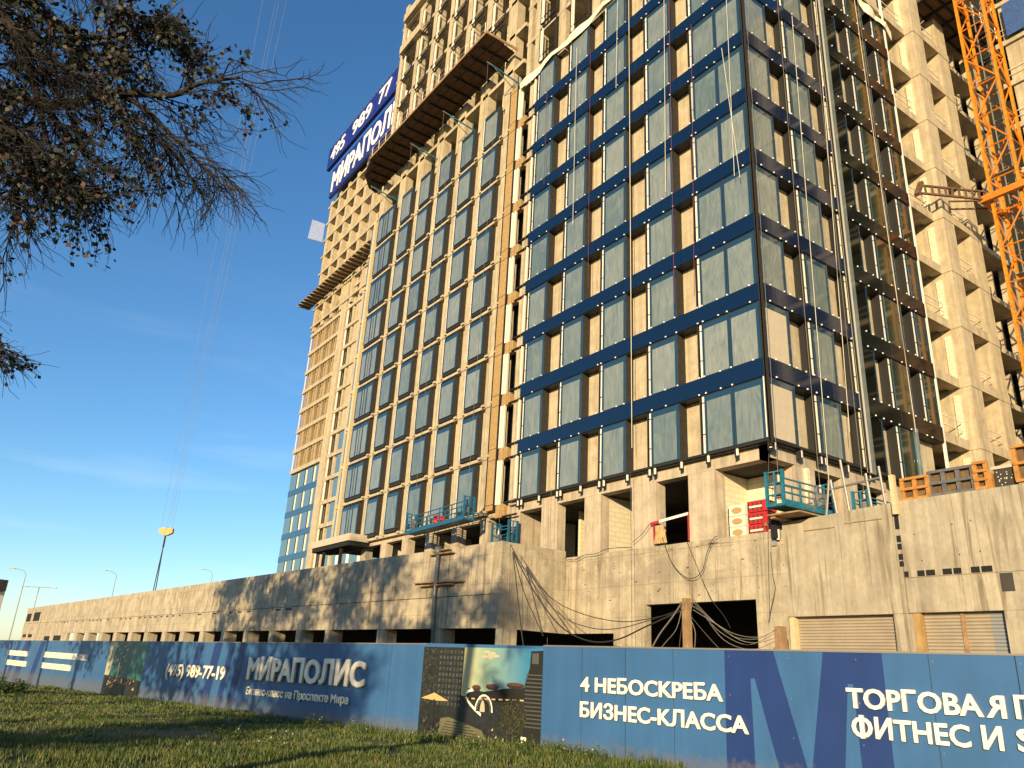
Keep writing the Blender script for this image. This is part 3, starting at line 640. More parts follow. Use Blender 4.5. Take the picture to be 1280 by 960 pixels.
for k in range(1, 9):                                                           # frames without glass
    z = zb(k); b = MB(); b.box(XL, -95.25, Y-.3, Y+.45, z-.75, z-.1, 0)
    for i in range(4):
        x = XL+.1+3.4*i
        b.box(x, x+.1, Y-.15, Y, z-.1, z+2.85, 2 if i == 0 else 1); b.box(x+.8, x+.9, Y-.15, Y, z-.1, z+2.85, 1); b.box(x+1.5, x+1.9, Y-.1, Y+.45, z-.1, z+2.85, 1)
        b.box(x+1.0, x+1.45, Y+.3, Y+.46, z-.1, z+2.85, 3); b.box(x+2.7, x+2.85, Y-.15, Y, z-.1, z+2.85, 0); b.box(x+2.9, x+3.2, Y+.35, Y+.46, z-.1, z+2.85, 3)
    b.build('frame_storey', ['facade_concrete', 'dull_insulation', 'white_strip', 'dark_and_unlit_concrete'], ft)
for k in range(-6, 10):                                                         # recess bay right of the pier
    z = zb(k); b = MB(); b.box(-92.9, -87.1, Y-.2, Y+.46, z-.8, z-.2, 0); b.box(-92.3, -90.9, Y+.35, Y+.47, z-.2, z+2.8, 3); b.box(-92.7, -92.3, Y-.1, Y, z-.2, z+2.8, 2)
    b.box(-90.9, -90.3, Y+.0, Y+.4, z-.2, z+2.8, 0); b.box(-89.4, -87.1, Y-.02, Y+.3, z-.1, z+2.7, 1 if k < 2 else 0); b.build('recess_storey', ['facade_concrete', 'far_glass', 'white_strip', 'black'], ft)
for k in range(-6, 3):
    z = zb(k); b = MB(); b.box(-86.1, -70, Y-.04, Y+.3, z, z+2.6, 0); b.box(-86.1, -70, Y-.06, Y+.3, z-.95, z, 1)
    for i in range(5): b.box(-84.8+3.6*i, -84+3.6*i, Y-.08, Y, z+.0, z+2.6, 2)
    b.build('glass_storey', ['far_glass', 'far_band', 'white_strip'], ft)
# bare concrete part above
for k in range(0, 8):
    z = 57.9+3.6*k
    b = MB(); b.box(XL-.3, XR, Y-.55, Y+.5, z, z+.4); b.build('slab_edge', 'facade_concrete', ft)
for i in range(9):
    x = -108+4.0*i; b = MB(); b.box(x+1.9, x+3.2, Y+.35, Y+.47, 57, 84.5); b.build('dark_opening', 'black', ft)
for i in range(9):
    x = -108+4.0*i; b = MB(); b.box(x, x+1.0, Y-.45, Y+.46, 57, 84.5); b.build('bare_column', 'facade_concrete', ft)
b = MB(); b.box(XL-.4, -78, Y-.9, Y-.5, 63.9, 65.4); b.build('parapet', 'facade_concrete', ft)
# its safety platform
fp = thing('ribbed_catch_platform', (-96, 14, 62), 'narrow dark ribbed platform jutting from the farther tower below its bare storeys', 'platform')
b = MB(); b.box(-110.5, -79, Y-3.0, Y-.6, 62.5, 62.6, 0)
b.build('deck', ['platform_wood'], fp)
b = MB()
for i in range(23): x = -110.3+1.38*i; b.bar((x, Y-3.0, 62.4), (x, Y-.7, 62.4), .3, .16)
b.build('ribs', 'facade_concrete', fp)
# roof sign, two rows
sg = thing('tower_name_sign', (-96, 16.2, 84), 'deep blue sign with white name lettering, lower row on the farther tower', 'sign')
b = MB(); b.box(-107.3, -79, 15.7, 16.2, 84.6, 90.9); b.build('sign_board', 'sign_blue', sg)
text_mesh('lettering', 'МИРАПОЛИС', (-106.6, 15.7, 85.6), (1, 0, 0), (0, 0, 1), (0, -1, 0), 4.4, 32, ('sign_white',), sg, .12, .03)
sg = thing('phone_number_sign', (-96, 15, 92), 'deep blue sign with a white phone number, upper row on the farther tower', 'sign')
for x0, x1 in ((-109.9, -99.6), (-99.5, -88.8), (-88.7, -80.5)):
    b = MB(); b.box(x0, x1, 15.3, 15.9, 92.1, 97.0); b.build('sign_board', 'sign_blue', sg)
for tx, x, wdt in (('495', -108.4, 6.6), ('989', -98.4, 8.2), ('77', -87.4, 4.8)): text_mesh('lettering', tx, (x, 15.3, 93.2), (1, 0, 0), (0, 0, 1), (0, -1, 0), 3.0, wdt, ('sign_white',), sg, .12, .02)
b = MB()
for i in range(24): x = -109.8+1.27*i; b.bar((x, 15.6, 97), (x, 15.6, 98.1), .06)
b.bar((-109.8, 15.6, 98.1), (-80.6, 15.6, 98.1), .06); b.bar((-109.8, 15.6, 97.6), (-80.6, 15.6, 97.6), .05); b.build('railing', 'steel', sg)
# ================================================================== CATCH PLATFORMS
cp = thing('catch_platform', (-32, -1.4, 46.9), 'wide dark timber catch platform with rounded left end jutting from the bare upper storeys', 'platform')
out = [(-21.2, -.0), (-20.8, -2.85), (-41.0, -2.85), (-43.6, -2.2), (-45.4, -.9), (-45.8, .1)]
b = MB(); b.prism([(p[0], p[1]) for p in out], (0, 0, 46.95), (1, 0, 0), (0, 1, 0), (0, 0, 1), .12); b.build('deck', 'platform_wood', cp)
b = MB()
for i in range(17): x = -22.2-1.35*i; yo = -2.8 if x > -41 else -2.8+(-41-x)*.5; b.bar((x, yo, 46.87), (x, .1, 46.87), .10, .16, 0)
for y in (-2.7, -1.9, -1.1, -.35): b.bar((-21.0, y, 46.93), (-41.5 if y < -2 else -44.5, y, 46.93), .07, .07, 1)
b.build('joists', ['black', 'platform_wood'], cp)
b = MB(); b.box(-41, -20.8, -2.93, -2.85, 46.93, 47.15); b.box(-20.85, -20.78, -2.85, 0, 46.93, 47.15); b.build('edge_board', 'timber', cp)
b = MB()
for i in range(15): x = -21.2-1.4*i; b.tube([(x, -2.8, 47.1), (x, -2.8, 48.3)], .03, 4)
for z in (47.7, 48.3): b.tube([(-20.9, -2.8, z), (-41, -2.8, z), (-43.6, -2.1, z)], .025, 4)
for i in range(9): x = -41+.5*i-.2*i; 
b.build('railing', 'barrier_white', cp)
c2 = thing('short_catch_platform', (1.4, 23, 46.3), 'dark square panelled catch platform beside the crane mast on the side face', 'platform')
b = MB(); b.box(.05, 2.3, 18.5, 26.4, 46.2, 46.32); b.build('deck', 'platform_wood', c2)
b = MB()
for y in (18.6, 20.2, 21.8, 23.4, 25.0, 26.3): b.box(.05, 2.3, y-.07, y+.07, 46.08, 46.2)
for x in (.15, .9, 1.6, 2.2): b.box(x-.06, x+.06, 18.5, 26.4, 46.1, 46.19)
b.build('joists', 'black', c2)
b = MB()
for i in range(8): b.tube([(2.25, 18.6+1.1*i, 46.3), (2.25, 18.6+1.1*i, 47.5)], .03, 4)
for z in (46.9, 47.5): b.tube([(2.25, 18.6, z), (2.25, 26.3, z)], .03, 4)
for i in range(4): b.tube([(.2+i*.65, 18.6, 46.3), (.2+i*.65, 18.6, 47.5)], .03, 4)
b.build('railing', 'barrier_white', c2)
# plastic strips that close the glazing at the top
def strip(name, pts, h, W, label):
    mb = MB(); r2 = random.Random(5)
    for i in range(len(pts)-1):
        p, q = Vector(pts[i]), Vector(pts[i+1]); n = 14
        for k in range(n):
            a = p+(q-p)*(k/n); c = p+(q-p)*((k+1)/n); s1 = h*(1+.5*sin(k*.9+i)); s2 = h*(1+.5*sin((k+1)*.9+i)); w1 = Vector(W)*(.10+.06*sin(k*1.7)); w2 = Vector(W)*(.10+.06*sin((k+1)*1.7))
            mb.face([a+w1-Vector((0, 0, s1)), c+w2-Vector((0, 0, s2)), c+w2*1.6, a+w1*1.6]); mb.face([a+w1*1.6, c+w2*1.6, c-Vector(W)*.3+Vector((0, 0, .1)), a-Vector(W)*.3+Vector((0, 0, .1))])
    tag(mb.build(name, 'sheet', origin=pts[0]), label, 'plastic sheet')
strip('plastic_sheet', [(-19.9, -.05, 42.95), (-9, -.05, 43.2), (0, -.05, 43.3)], .45, (0, -1, 0), 'cream plastic sheet folded over the top of the glazing on the sunny front face')
strip('plastic_sheet', [(.05, .1, 43.3), (.05, 9, 42.9), (.05, 15.2, 41.9)], .5, (1, 0, 0), 'cream plastic sheet folded over the top of the glazing on the shaded side face')
# ================================================================== OUTRIGGERS (teal davits)
def davit(x, z, label, ln=2.6):
    t = thing('hoist_davit', (x, .2, z), label, 'davit', 'teal davits under the catch platform')
    b = MB(); b.bar((x, .3, z-1.3), (x, .3, z+.8), .08); b.build('post', 'teal', t)
    b = MB(); b.bar((x, .9, z+.05), (x, -ln, z+.5), .06, .10); b.bar((x, .3, z-.8), (x, -ln*.75, z+.35), .045); b.build('arm', 'teal', t)
    b = MB(); b.tube([(x, -ln+.1, z+.5), (x+.02, -ln+.1, z-7)], .012, 4); b.build('cable', 'cable_grey', t)
davit(-20.9, 43.9, 'teal davit beside the plastic sheet at the right end of the catch platform')
davit(-27.3, 43.5, 'teal davit under the middle of the long catch platform')
davit(-32.8, 43.6, 'teal davit in an open bay left of the middle of the catch platform')
davit(-40.6, 43.4, 'teal davit under the rounded left end of the catch platform')
# ================================================================== CRANE
CX, CY, HS = 3.4, 20.0, .79
cr_ = thing('tower_crane', (CX, CY, -.9), 'orange lattice mast of a tower crane beside the side face of the tower', 'crane')
for dx, dy in ((-1, -1), (1, -1), (1, 1), (-1, 1)):
    b = MB(); b.box(CX+dx*HS-.08, CX+dx*HS+.08, CY+dy*HS-.08, CY+dy*HS+.08, -.9, 75); b.build('mast_leg', 'crane_yellow', cr_)
cs = [(-1, -1), (1, -1), (1, 1), (-1, 1)]
for f in range(4):
    b = MB(); p = cs[f]; q = cs[(f+1) % 4]; z = 1.0; k = 0
    while z < 74:
        P_ = Vector((CX+p[0]*HS, CY+p[1]*HS, z)); Q_ = Vector((CX+q[0]*HS, CY+q[1]*HS, z))
        b.tube([P_, Q_], .045, 5); up = Vector((0, 0, 2.3))
        if k % 2: b.tube([P_, Q_+up], .055, 5)
        else: b.tube([Q_, P_+up], .055, 5)
        z += 2.3; k += 1
    b.build('mast_bracing', 'crane_orange', cr_)
b = MB()
for k in range(60): z = 1+1.15*k; b.bar((CX-.25, CY+.3, z), (CX+.25, CY+.3, z), .03)
b.bar((CX-.27, CY+.3, 0), (CX-.27, CY+.3, 74), .06); b.bar((CX+.27, CY+.3, 0), (CX+.27, CY+.3, 74), .06)
for k in range(10): z = 4+6.9*k; b.box(CX-.6, CX+.6, CY-.1, CY+.6, z, z+.05); 
b.build('ladder', 'steel', cr_)
zt = 29.6
b = MB()
for y in (CY-1.15, CY+1.15): b.bar((CX-1.3, y, zt), (CX+1.3, y, zt), .25, .4)
for x in (CX-1.15, CX+1.15): b.bar((x, CY-1.1, zt), (x, CY+1.1, zt), .25, .4)
b.build('tie_collar', 'crane_orange', cr_)
b = MB()
for dz in (0, .55):
    b.bar((CX-1.0, CY-1.0, zt+dz), (.35, 15.2, zt-.1+dz), .12, .1, 0); b.bar((CX-1.0, CY+.4, zt+dz), (.62, 18.2, zt-.1+dz), .09, .08, 0)
for i in range(11): p = Vector((CX-1.0, CY-1.0, zt)).lerp(Vector((.35, 15.2, zt-.1)), i/10); b.bar(p, p+Vector((0, 0, .55)), .1)
b.bar((.35, 14.9, zt-.35), (.35, 15.6, zt+.8), .3, .2)
b.build('tie_frame', 'platform_wood', cr_)
# ================================================================== CRANE HOOK ON ITS ROPES, far away
hk = thing('crane_hook', (-78, -7, 14), 'yellow crane hook block hanging on thin ropes in the sky above the podium', 'crane hook')
hp = at(208, 664, 108)
ux = Vector((ray(300, 664)-ray(208, 664))); ux.z = 0; ux.normalize()
b = MB(); prof = [(-1.0, .05), (-.85, .35), (-.2, .45), (.1, .3), (.45, .35), (.65, .55), (.95, .35), (.98, -.2), (.6, -.45), (.2, -.62), (-.3, -.5), (-.8, -.35)]
b.prism(prof, hp-ux.cross(Vector((0, 0, 1)))*.3, ux, (0, 0, 1), ux.cross(Vector((0, 0, 1))), .6); b.v = [tuple(hp+(Vector(q)-hp)*.88) for q in b.v]; b.build('block', 'hook_paint', hk)
b = MB()
for a, c in ((-.75, -2.2), (-.05, .3), (.28, .9), (.62, 2.3)): b.tube([hp+ux*a+Vector((0, 0, .2)), hp+ux*c+Vector((0, 0, 110))], .016, 4)
b.build('rope', 'lamp_grey', hk)
b = MB(); b.tube([hp+Vector((0, 0, -.5)), hp+Vector((0, 0, -2.0))], .12, 6); b.tube([hp+Vector((0, 0, -1.8)), hp+ux*-.25+Vector((0, 0, -12))], .06, 5); b.tube([hp+Vector((0, 0, -1.8)), hp+ux*.25+Vector((0, 0, -12))], .06, 5)
b.build('sling', 'cable_black', hk)
# ================================================================== STREET LAMPS beyond
def lamp(px, py, dist, kind, label):
    p = at(px, py, dist); t = thing('street_lamp', (p.x, p.y, 0), label, 'street lamp', 'street lamps beyond the podium')
    side = Vector((RT.x, RT.y, 0)).normalized()*-1
    b = MB()
    b.tube([(p.x, p.y, 0), (p.x, p.y, p.z-1.0)], .10, 6, r1=.06)
    if kind == 'curve': b.tube([Vector((p.x, p.y, p.z-1.0)), Vector((p.x, p.y, p.z-.3)), p+side*.4+Vector((0, 0, .25)), p+side*1.2+Vector((0, 0, .5)), p+side*2.2+Vector((0, 0, .6))], .055, 5)
    else: b.tube([Vector((p.x, p.y, p.z-1.0)), p], .1, 5); b.tube([p-side*2.4, p+side*2.4], .055, 5)
    b.build('pole', 'lamp_grey', t)
    for q in ((p+side*2.5+Vector((0, 0, .6)),) if kind == 'curve' else (p-side*2.7, p+side*2.7)):
        b = MB(); b.bar(q-side*.5, q+side*.5, .25, .16); b.build('lamp_head', 'lamp_grey', t)
lamp(33, 716, 150, 'curve', 'tall street lamp with one curved arm at the far left of the sky')
lamp(49, 734, 170, 'double', 'low street lamp with two heads beside the tall curved one')
lamp(146, 718, 160, 'curve', 'street lamp with one curved arm above the middle of the podium edge')
lamp(266, 716, 165, 'curve', 'small street lamp head just above the podium edge near the towers')
# building at the far left edge
lb = thing('low_building', (-150, -21, 0), 'low cream building with a dark flat roof at the left edge of the picture', 'building')
q0, q1 = at(-30, 790, 178), at(-7, 790, 172); d = (q1-q0); d.z = 0; d.normalize(); nn = Vector((d.y, -d.x, 0))
b = MB(); b.prism([(0, -.8), (q1.xy-q0.xy).length and ((q1.xy-q0.xy).length, -.8), ((q1.xy-q0.xy).length, 10.6), (0, 10.6)], (q0.x, q0.y, 0), d, (0, 0, 1), nn, 3); b.build('wall', 'foam_white', lb)
ln_ = (q1.xy-q0.xy).length
b = MB(); b.prism([(-1, 10.6), (ln_+.8, 10.6), (ln_+.8, 12.6), (-1, 12.9)], Vector((q0.x, q0.y, 0))+nn*.3, d, (0, 0, 1), nn, 3.3); b.build('roof', 'dark_and_unlit_concrete', lb)
b = MB(); b.prism([(2, 2), (ln_-.3, 2), (ln_-.3, 7.2), (2, 7.2)], Vector((q0.x, q0.y, 0))+nn*3.02, d, (0, 0, 1), nn, .05); b.build('window', 'black', lb)
# ================================================================== SUSPENDED WORK PLATFORMS
def gondola(name, O, U, V, ln, wd, ht, m, label, nb=4, grp='suspended work platforms'):
    O = Vector(O); U = Vector(U).normalized(); V = Vector(V).normalized(); Z = Vector((0, 0, 1))
    t = thing(name, O, label, 'work platform', grp)
    b = MB(); b.hexa([O, O+U*ln, O+U*ln+V*wd, O+V*wd, O+Z*.1, O+U*ln+Z*.1, O+U*ln+V*wd+Z*.1, O+V*wd+Z*.1]); b.bar(O-V*.02+Z*.1, O+U*ln-V*.02+Z*.1, .05, .24); b.bar(O+V*wd+Z*.1, O+U*ln+V*wd+Z*.1, .05, .24); b.build('floor', m, t)
    for s in (0, 1):
        b = MB(); a = O+V*wd*s
        for z in (.5, .8, ht): b.bar(a+Z*z, a+U*ln+Z*z, .055 if z == ht else .04)
        for i in range(nb+1): q = a+U*(ln*i/nb); b.bar(q, q+Z*ht, .06)
        for i in range(nb): q = a+U*(ln*(i+.5)/nb); b.bar(q, q+Z*.8, .04)
        b.build('guard_rail', m, t)
    for s in (0, 1):
        b = MB(); a = O+U*ln*s
        for q in (a, a+V*wd): b.bar(q, q+Z*(ht+.35), .11)
        for z in (.45, .9, ht+.3): b.bar(a+Z*z, a+V*wd+Z*z, .05)
        b.bar(a+V*wd*.5, a+V*wd*.5+Z*(ht+.3), .06); b.build('end_frame', m, t)
        b = MB(); q = a+V*wd*.5+U*(.25 if s == 0 else -.25); b.hexa([q+Vector((i, j, z)) for z in (.35, .95) for i, j in ((-.14, -.14), (.14, -.14), (.14, .14), (-.14, .14))]); b.tube([q+Z*.3, q+Z*1.3], .07, 6); b.build('hoist', 'steel', t)
        b = MB(); b.tube([q+Z*1.3, q+Z*32], .012, 4); b.build('rope', 'cable_grey', t)
    return t
gondola('suspended_platform', (-28.0, -1.9, 9.95), (1, .0, .02), (0, 1, 0), 7.3, .7, 1.1, 'cyan_blue', 'long blue suspended platform with a red coil hanging on the left bays', 5)
gondola('suspended_platform', (.35, -.95, 8.15), (.03, 1, 0), (1, 0, 0), 3.1, .75, 1.05, 'teal', 'turquoise suspended platform standing at the glazed tower corner', 3)
gondola('suspended_platform', (1.0, 3.9, 8.2), (.02, 1, 0), (1, 0, 0), 5.2, .7, .95, 'teal', 'turquoise suspended platform behind the grey scaffold rail on the right', 3)
gondola('suspended_platform', (-19.6, -.5, 8.3), (1, 0, 0), (0, 1, 0), 1.7, .6, 1.3, 'cyan_blue', 'short blue work platform parked beside the angled concrete pier', 1)
b = MB()
for k in range(6): b.tube([(-24.6+.32*cos(t*.5)+.03*k, -1.6+.08*k, 10.5+.32*sin(t*.5)) for t in range(13)], .06, 5)
b.bar((-24.9, -1.5, 10.15), (-24.3, -1.5, 10.15), .3, .2)
tag(b.build('cable_coil', 'red_plastic', origin=(-24.6, -1.5, 10)), 'dark red coil of cable on the long blue suspended platform', 'coil')
# white deck of a loading platform at the left end, and crate
lp = thing('loading_platform', (-42, -.8, 10.5), 'long pale loading platform with a dark underside below the leftmost glazed bays', 'platform')
b = MB(); b.box(-46.0, -38.3, -1.5, -1.4, 10.65, 11.2); b.box(-38.35, -38.25, -1.4, .2, 10.65, 11.2); b.build('fascia', 'film_beige', lp)
b = MB(); b.box(-45.9, -38.35, -1.4, .3, 10.3, 10.65); b.box(-40.5, -40.3, -1.2, -1.0, 8, 10.4); b.box(-44, -43.8, -1.2, -1, 8, 10.4); b.build('underframe', 'black', lp)
# ================================================================== MATERIALS ON THE TERRACE
b = MB()
for k in range(3): b.box(-2.95, -2.1, .75, 1.45, 7.5+.47*k, 7.95+.47*k, 0); b.box(-2.93, -2.12, .735, .75, 7.52+.47*k, 7.93+.47*k, 0)
for k in range(3):
    c = Vector((-2.52, .73, 7.72+.47*k)); b.prism([(.26*cos(t*pi/7)*(1+.1*cos(t)), .14*sin(t*pi/7)) for t in range(14)], c, (1, 0, 0), (0, 0, 1), (0, -1, 0), .015, 1)
b.box(-3.0, -2.95, .74, 1.4, 7.5, 8.8, 2)
tag(b.build('insulation_stack', ['foam_white', 'foam_tan', 'black'], origin=(-2.5, 1, 7.5)), 'stack of three white insulation packs with oval tan ends on the terrace', 'packs')
for k, (x, z, s) in enumerate(((-2.0, 7.5, 1), (-2.0, 8.0, 1), (-2.0, 8.5, 1), (-1.1, 7.5, .62))):
    t = MB(); t.box(x, x+.95, .8, 1.5, z, z+.47*s, 0)
    for i in range(4): t.box(x+.02+.22*i, x+.1+.22*i, .785, .8, z+.05, z+.4*s, 1)
    t.box(x+.1, x+.75, .78, .79, z+.18*s, z+.26*s, 2)
    tag(t.build('red_package', ['red_plastic', 'dark_and_unlit_concrete', 'foam_white'], origin=(x+.45, 1.1, z)), ['red wrapped pack at the bottom of the tall red stack', 'red wrapped pack in the middle of the tall red stack', 'red wrapped pack on top of the tall red stack', 'low red wrapped pack beside the turquoise platform'][k], 'pack', 'red wrapped packs on the terrace')
t = thing('wooden_pallet', (-.9, .9, 7.8), 'thin wooden pallet lying on the low red pack', 'pallet')
b = MB()
for i in range(5): b.box(-1.15, -.2, .7+.18*i, .82+.18*i, 7.93, 7.96)
b.build('deck_boards', 'timber', t); b = MB()
for x in (-1.1, -.7, -.28): b.box(x, x+.08, .7, 1.5, 7.83, 7.93)
b.build('bearer', 'timber', t)
b = MB(); b.box(.02, 1.5, -.6, 3, 7.9, 7.96); b.box(.1, .3, -.5, 2.9, 7.8, 7.9)
tag(b.build('timber_deck', 'timber', origin=(.7, 1, 7.8)), 'flat brown timber deck under the turquoise platform at the corner', 'deck')
b = MB(); b.box(-.32, -.08, .02, .3, 7.15, 7.95, 0); b.tube([(-.12, .2, 7.1), (-.1, .2, 7.5)], .06, 6, 1)
tag(b.build('counterweight', ['black', 'white_strip'], origin=(-.2, .2, 7.2)), 'dark counterweight hanging over the wall edge at the step', 'weight')
b = MB(); b.box(-.5, -.3, .25, .35, 6.9, 7.1); tag(b.build('junction_box', 'lamp_grey', origin=(-.4, .3, 7)), 'small grey junction box on the wall below the tower corner', 'box')
# red and white barrier and cloth
p, q = on(813, 655, (0, 1, 0), .2), on(860, 642, (0, 1, 0), .2)
t = thing('barrier_board', p, 'red and white barrier board laid across the third open bay', 'barrier')
b = MB(); n = 4
for i in range(n): b.bar(p.lerp(q, i/n), p.lerp(q, (i+1)/n), .05, .12, 0 if i in (0,) else 1)
b.build('board', ['red_plastic', 'barrier_white'], t)
b = MB(); b.bar(p+Vector((.2, 0, 0)), p+Vector((.25, 0, -1.0)), .05); b.bar(q, q+Vector((0, 0, -1.2)), .04); b.build('leg', 'red_plastic', t)
c = on(825, 668, (0, 1, 0), .2); b = MB()
for i in range(9):
    a0 = i*.08-.36; b.hexa([c+Vector((a0*1.15, .03*sin(i*2), -.42)), c+Vector((a0*1.15+.1, -.1, -.42)), c+Vector((a0*1.15+.1, .02, -.42)), c+Vector((a0*1.15, .1, -.42)), c+Vector((a0*.55, .03*sin(i*2), .42)), c+Vector((a0*.55+.07, -.05, .42)), c+Vector((a0*.55+.07, .02, .42)), c+Vector((a0*.55, .08, .42))])
tag(b.build('draped_cloth', 'cloth', origin=c), 'pale tan cloth hanging below the red and white barrier', 'cloth')
# scaffold rail
t = thing('scaffold_rail', (3, 1, 7.9), 'grey scaffold tube rail on leaning posts above the garage wall', 'railing')
def S_(x, y): return on(x, y, (0, 1, 0), .9)
b = MB(); b.tube([S_(1037, 612), S_(1100, 597)], .045, 6); b.build('top_rail', 'steel', t)
for a, c in (((1036, 600), (1033, 645)), ((1038, 600), (1047, 645)), ((1050, 575), (1062, 640)), ((1082, 592), (1090, 637)), ((1098, 583), (1108, 637))):
    b = MB(); b.tube([S_(*a), S_(*c)], .05, 6); b.build('post', 'steel', t)
# formwork panels above the garage wall
def formwork(x0, x1, z0, z1, y, m, label, rows=2, cols=3, tilt=0):
    t = thing('formwork', (x0, y, z0), label, 'formwork', 'formwork panels lying on the garage wall')
    dx = tilt; b = MB(); b.hexa([(x0, y+.08, z0), (x1, y+.08, z0), (x1, y+.12, z0), (x0, y+.12, z0), (x0+dx, y+.08, z1), (x1+dx, y+.08, z1), (x1+dx, y+.12, z1), (x0+dx, y+.12, z1)]); b.build('plywood_face', 'plywood', t)
    b = MB(); w_ = .09
    for i in range(rows+1): z = z0+(z1-z0)*i/rows; k = dx*i/rows; b.bar((x0+k-.04, y, z), (x1+k+.04, y, z), .16, w_)
    for i in range(cols+1): x = x0+(x1-x0)*i/cols; b.bar((x, y, z0), (x+dx, y, z1), w_, .14)
    b.build('steel_frame', m, t)
formwork(4.95, 5.85, 8.03, 8.75, .55, 'formwork_orange', 'orange formwork panel beside the pale upright plank', 2, 2)
formwork(5.9, 7.35, 8.05, 8.85, .6, 'formwork_grey', 'dark grey formwork panel between two orange ones', 2, 3)
formwork(7.45, 7.8, 8.05, 8.9, .55, 'formwork_orange', 'narrow orange formwork panel standing right of the grey one', 3, 1)
formwork(8.72, 10.4, 8.1, 9.2, .5, 'formwork_orange', 'tall orange formwork panel at the right edge of the picture', 2, 4)
b = MB(); b.box(8.0, 8.65, .6, .68, 8.0, 8.6, 0)
for i in range(16): x = 8.05+.55*rr.random(); z = 8.05+.5*rr.random(); b.box(x, x+.03, .59, .6, z, z+.03, 1)
b.box(7.95, 8.65, .55, .75, 8.6, 8.7, 2); b.box(7.8, 7.95, .5, .9, 8.0, 8.5, 3)
tag(b.build('formwork_sheet', ['dark_and_unlit_concrete', 'foam_white', 'film_beige', 'formwork_orange'], origin=(8, .6, 8)), 'dark spotted formwork sheet with a pale capping between orange panels', 'formwork')
b = MB(); b.box(4.7, 4.86, .15, .33, 7.5, 8.9); tag(b.build('upright_plank', 'pale_timber', origin=(4.8, .25, 7.5)), 'pale wooden plank standing upright against the wall joint', 'plank')
# wooden cable posts in front of the wall
def cpost(name, px, py, y, r_, label):
    p = on(px, py, (0, 1, 0), y); t = MB(); t.hexa([(p.x-r_, y-r_, 0), (p.x+r_, y-r_, 0), (p.x+r_, y+r_, 0), (p.x-r_, y+r_, 0), (p.x-r_+.02, y-r_, p.z), (p.x+r_, y-r_, p.z), (p.x+r_, y+r_, p.z), (p.x-r_, y+r_, p.z)]); tag(t.build(name, 'timber', origin=(p.x, y, 0)), label, 'post', 'wooden posts carrying the cables'); return p
pA = cpost('cable_post', 858, 748, -3, .13, 'brown wooden post in front of the large dark opening')
pB = cpost('cable_post', 975, 783, -1.2, .16, 'short brown wooden post beside the first rolling shutter')
def cable(pts, r_, m, label, name='cable'):
    """smooth curve through points"""
    P_ = [Vector(p) for p in pts]; o = []
    for i in range(len(P_)-1):
        a = P_[max(i-1, 0)]; b_ = P_[i]; c_ = P_[i+1]; d_ = P_[min(i+2, len(P_)-1)]
        for k in range(5):
            t = k/5; o.append(.5*((2*b_)+(-a+c_)*t+(2*a-5*b_+4*c_-d_)*t*t+(-a+3*b_-3*c_+d_)*t**3))
    o.append(P_[-1]); mb = MB(); mb.tube(o, r_, 5); tag(mb.build(name, m, origin=P_[0]), label, 'cable', 'loose cables over the podium')
def cY(y, *pts): return [on(px, py, (0, 1, 0), y if not isinstance(y, tuple) else y[0]+(y[1]-y[0])*i/(len(pts)-1)) for i, (px, py) in enumerate(pts)]
hook = (637, 679)
cable(cY((-4.0, -3), (638, 680), (652, 706), (690, 748), (730, 768), (775, 777), (808, 774), (850, 765)), .018, 'cable_black', 'uppermost thin black cable of the fan from the parapet corner')
cable(cY((-4.0, -3), (640, 684), (665, 728), (700, 768), (735, 784), (770, 786), (810, 776), (850, 762)), .018, 'cable_black', 'second thin black cable of the fan, sagging to the wooden post')
cable(cY((-4.0, -3), (641, 690), (668, 740), (700, 782), (735, 801), (770, 800), (808, 783), (850, 764)), .032, 'cable_black', 'thick black cable sagging lowest between parapet corner and post')
cable(cY((-4.0, -4.1), (641, 690), (655, 740), (670, 775), (679, 795)), .024, 'cable_black', 'black cable dropping steeply right from the parapet corner')
cable(cY((-4.0, -4.3), (641, 690), (647, 745), (652, 790), (655, 812)), .028, 'cable_black', 'thick black cable dropping almost straight from the parapet corner')
cable(cY((-4.0, -4.1), (638, 680), (637, 730), (635, 790)), .012, 'cable_black', 'thinnest black cable hanging down the parapet corner')
cable(cY((.1, .1), (828, 672), (838, 700), (852, 718), (866, 723), (878, 713), (884, 690), (892, 673), (897, 670)), .016, 'cable_black', 'black cable hanging in a deep loop under the barrier')
cable(cY((.1, -.6), (859, 678), (868, 700), (878, 725), (890, 750), (905, 770), (913, 785)), .014, 'cable_black', 'black cable trailing into the large dark opening')
for i, (s, e) in enumerate((((795, 810), 0), ((808, 812), 0), ((760, 797), 0), ((775, 788), 0))):
    pass
cable(cY((-3, -3.4), (853, 752), (840, 772), (825, 792), (812, 815)), .03, 'cable_grey', 'thick grey cable slanting left down from the wooden post')
cable(cY((-3, -3.4), (853, 756), (846, 785), (832, 803), (822, 815)), .014, 'cable_grey', 'thin grey cable slanting left down from the wooden post')
for i, pts in enumerate((
    [(866, 748), (885, 770), (915, 795), (950, 798), (973, 783)], [(866, 752), (890, 776), (920, 793), (950, 796), (973, 786)], [(866, 758), (880, 768), (900, 790), (935, 806), (972, 790)],
    [(866, 762), (895, 780), (925, 800), (950, 803), (972, 796)], [(866, 757), (878, 766), (905, 800), (940, 812), (972, 800)], [(865, 772), (880, 790), (900, 812)])):
    cable(cY((-3, -1.3), *pts), .012, 'cable_grey', ['topmost', 'second', 'third', 'fourth', 'lowest sagging', 'shortest'][i]+' grey cable between the two wooden posts')
cable(cY((-3.05, -3.05), (867, 750), (863, 770), (869, 790), (868, 812)), .016, 'cable_grey', 'pale cable running down the right side of the tall wooden post')
cable(cY((-3.05, -3.05), (850, 752), (853, 775), (850, 800), (849, 812)), .016, 'cable_black', 'dark cable running down the left side of the tall wooden post')
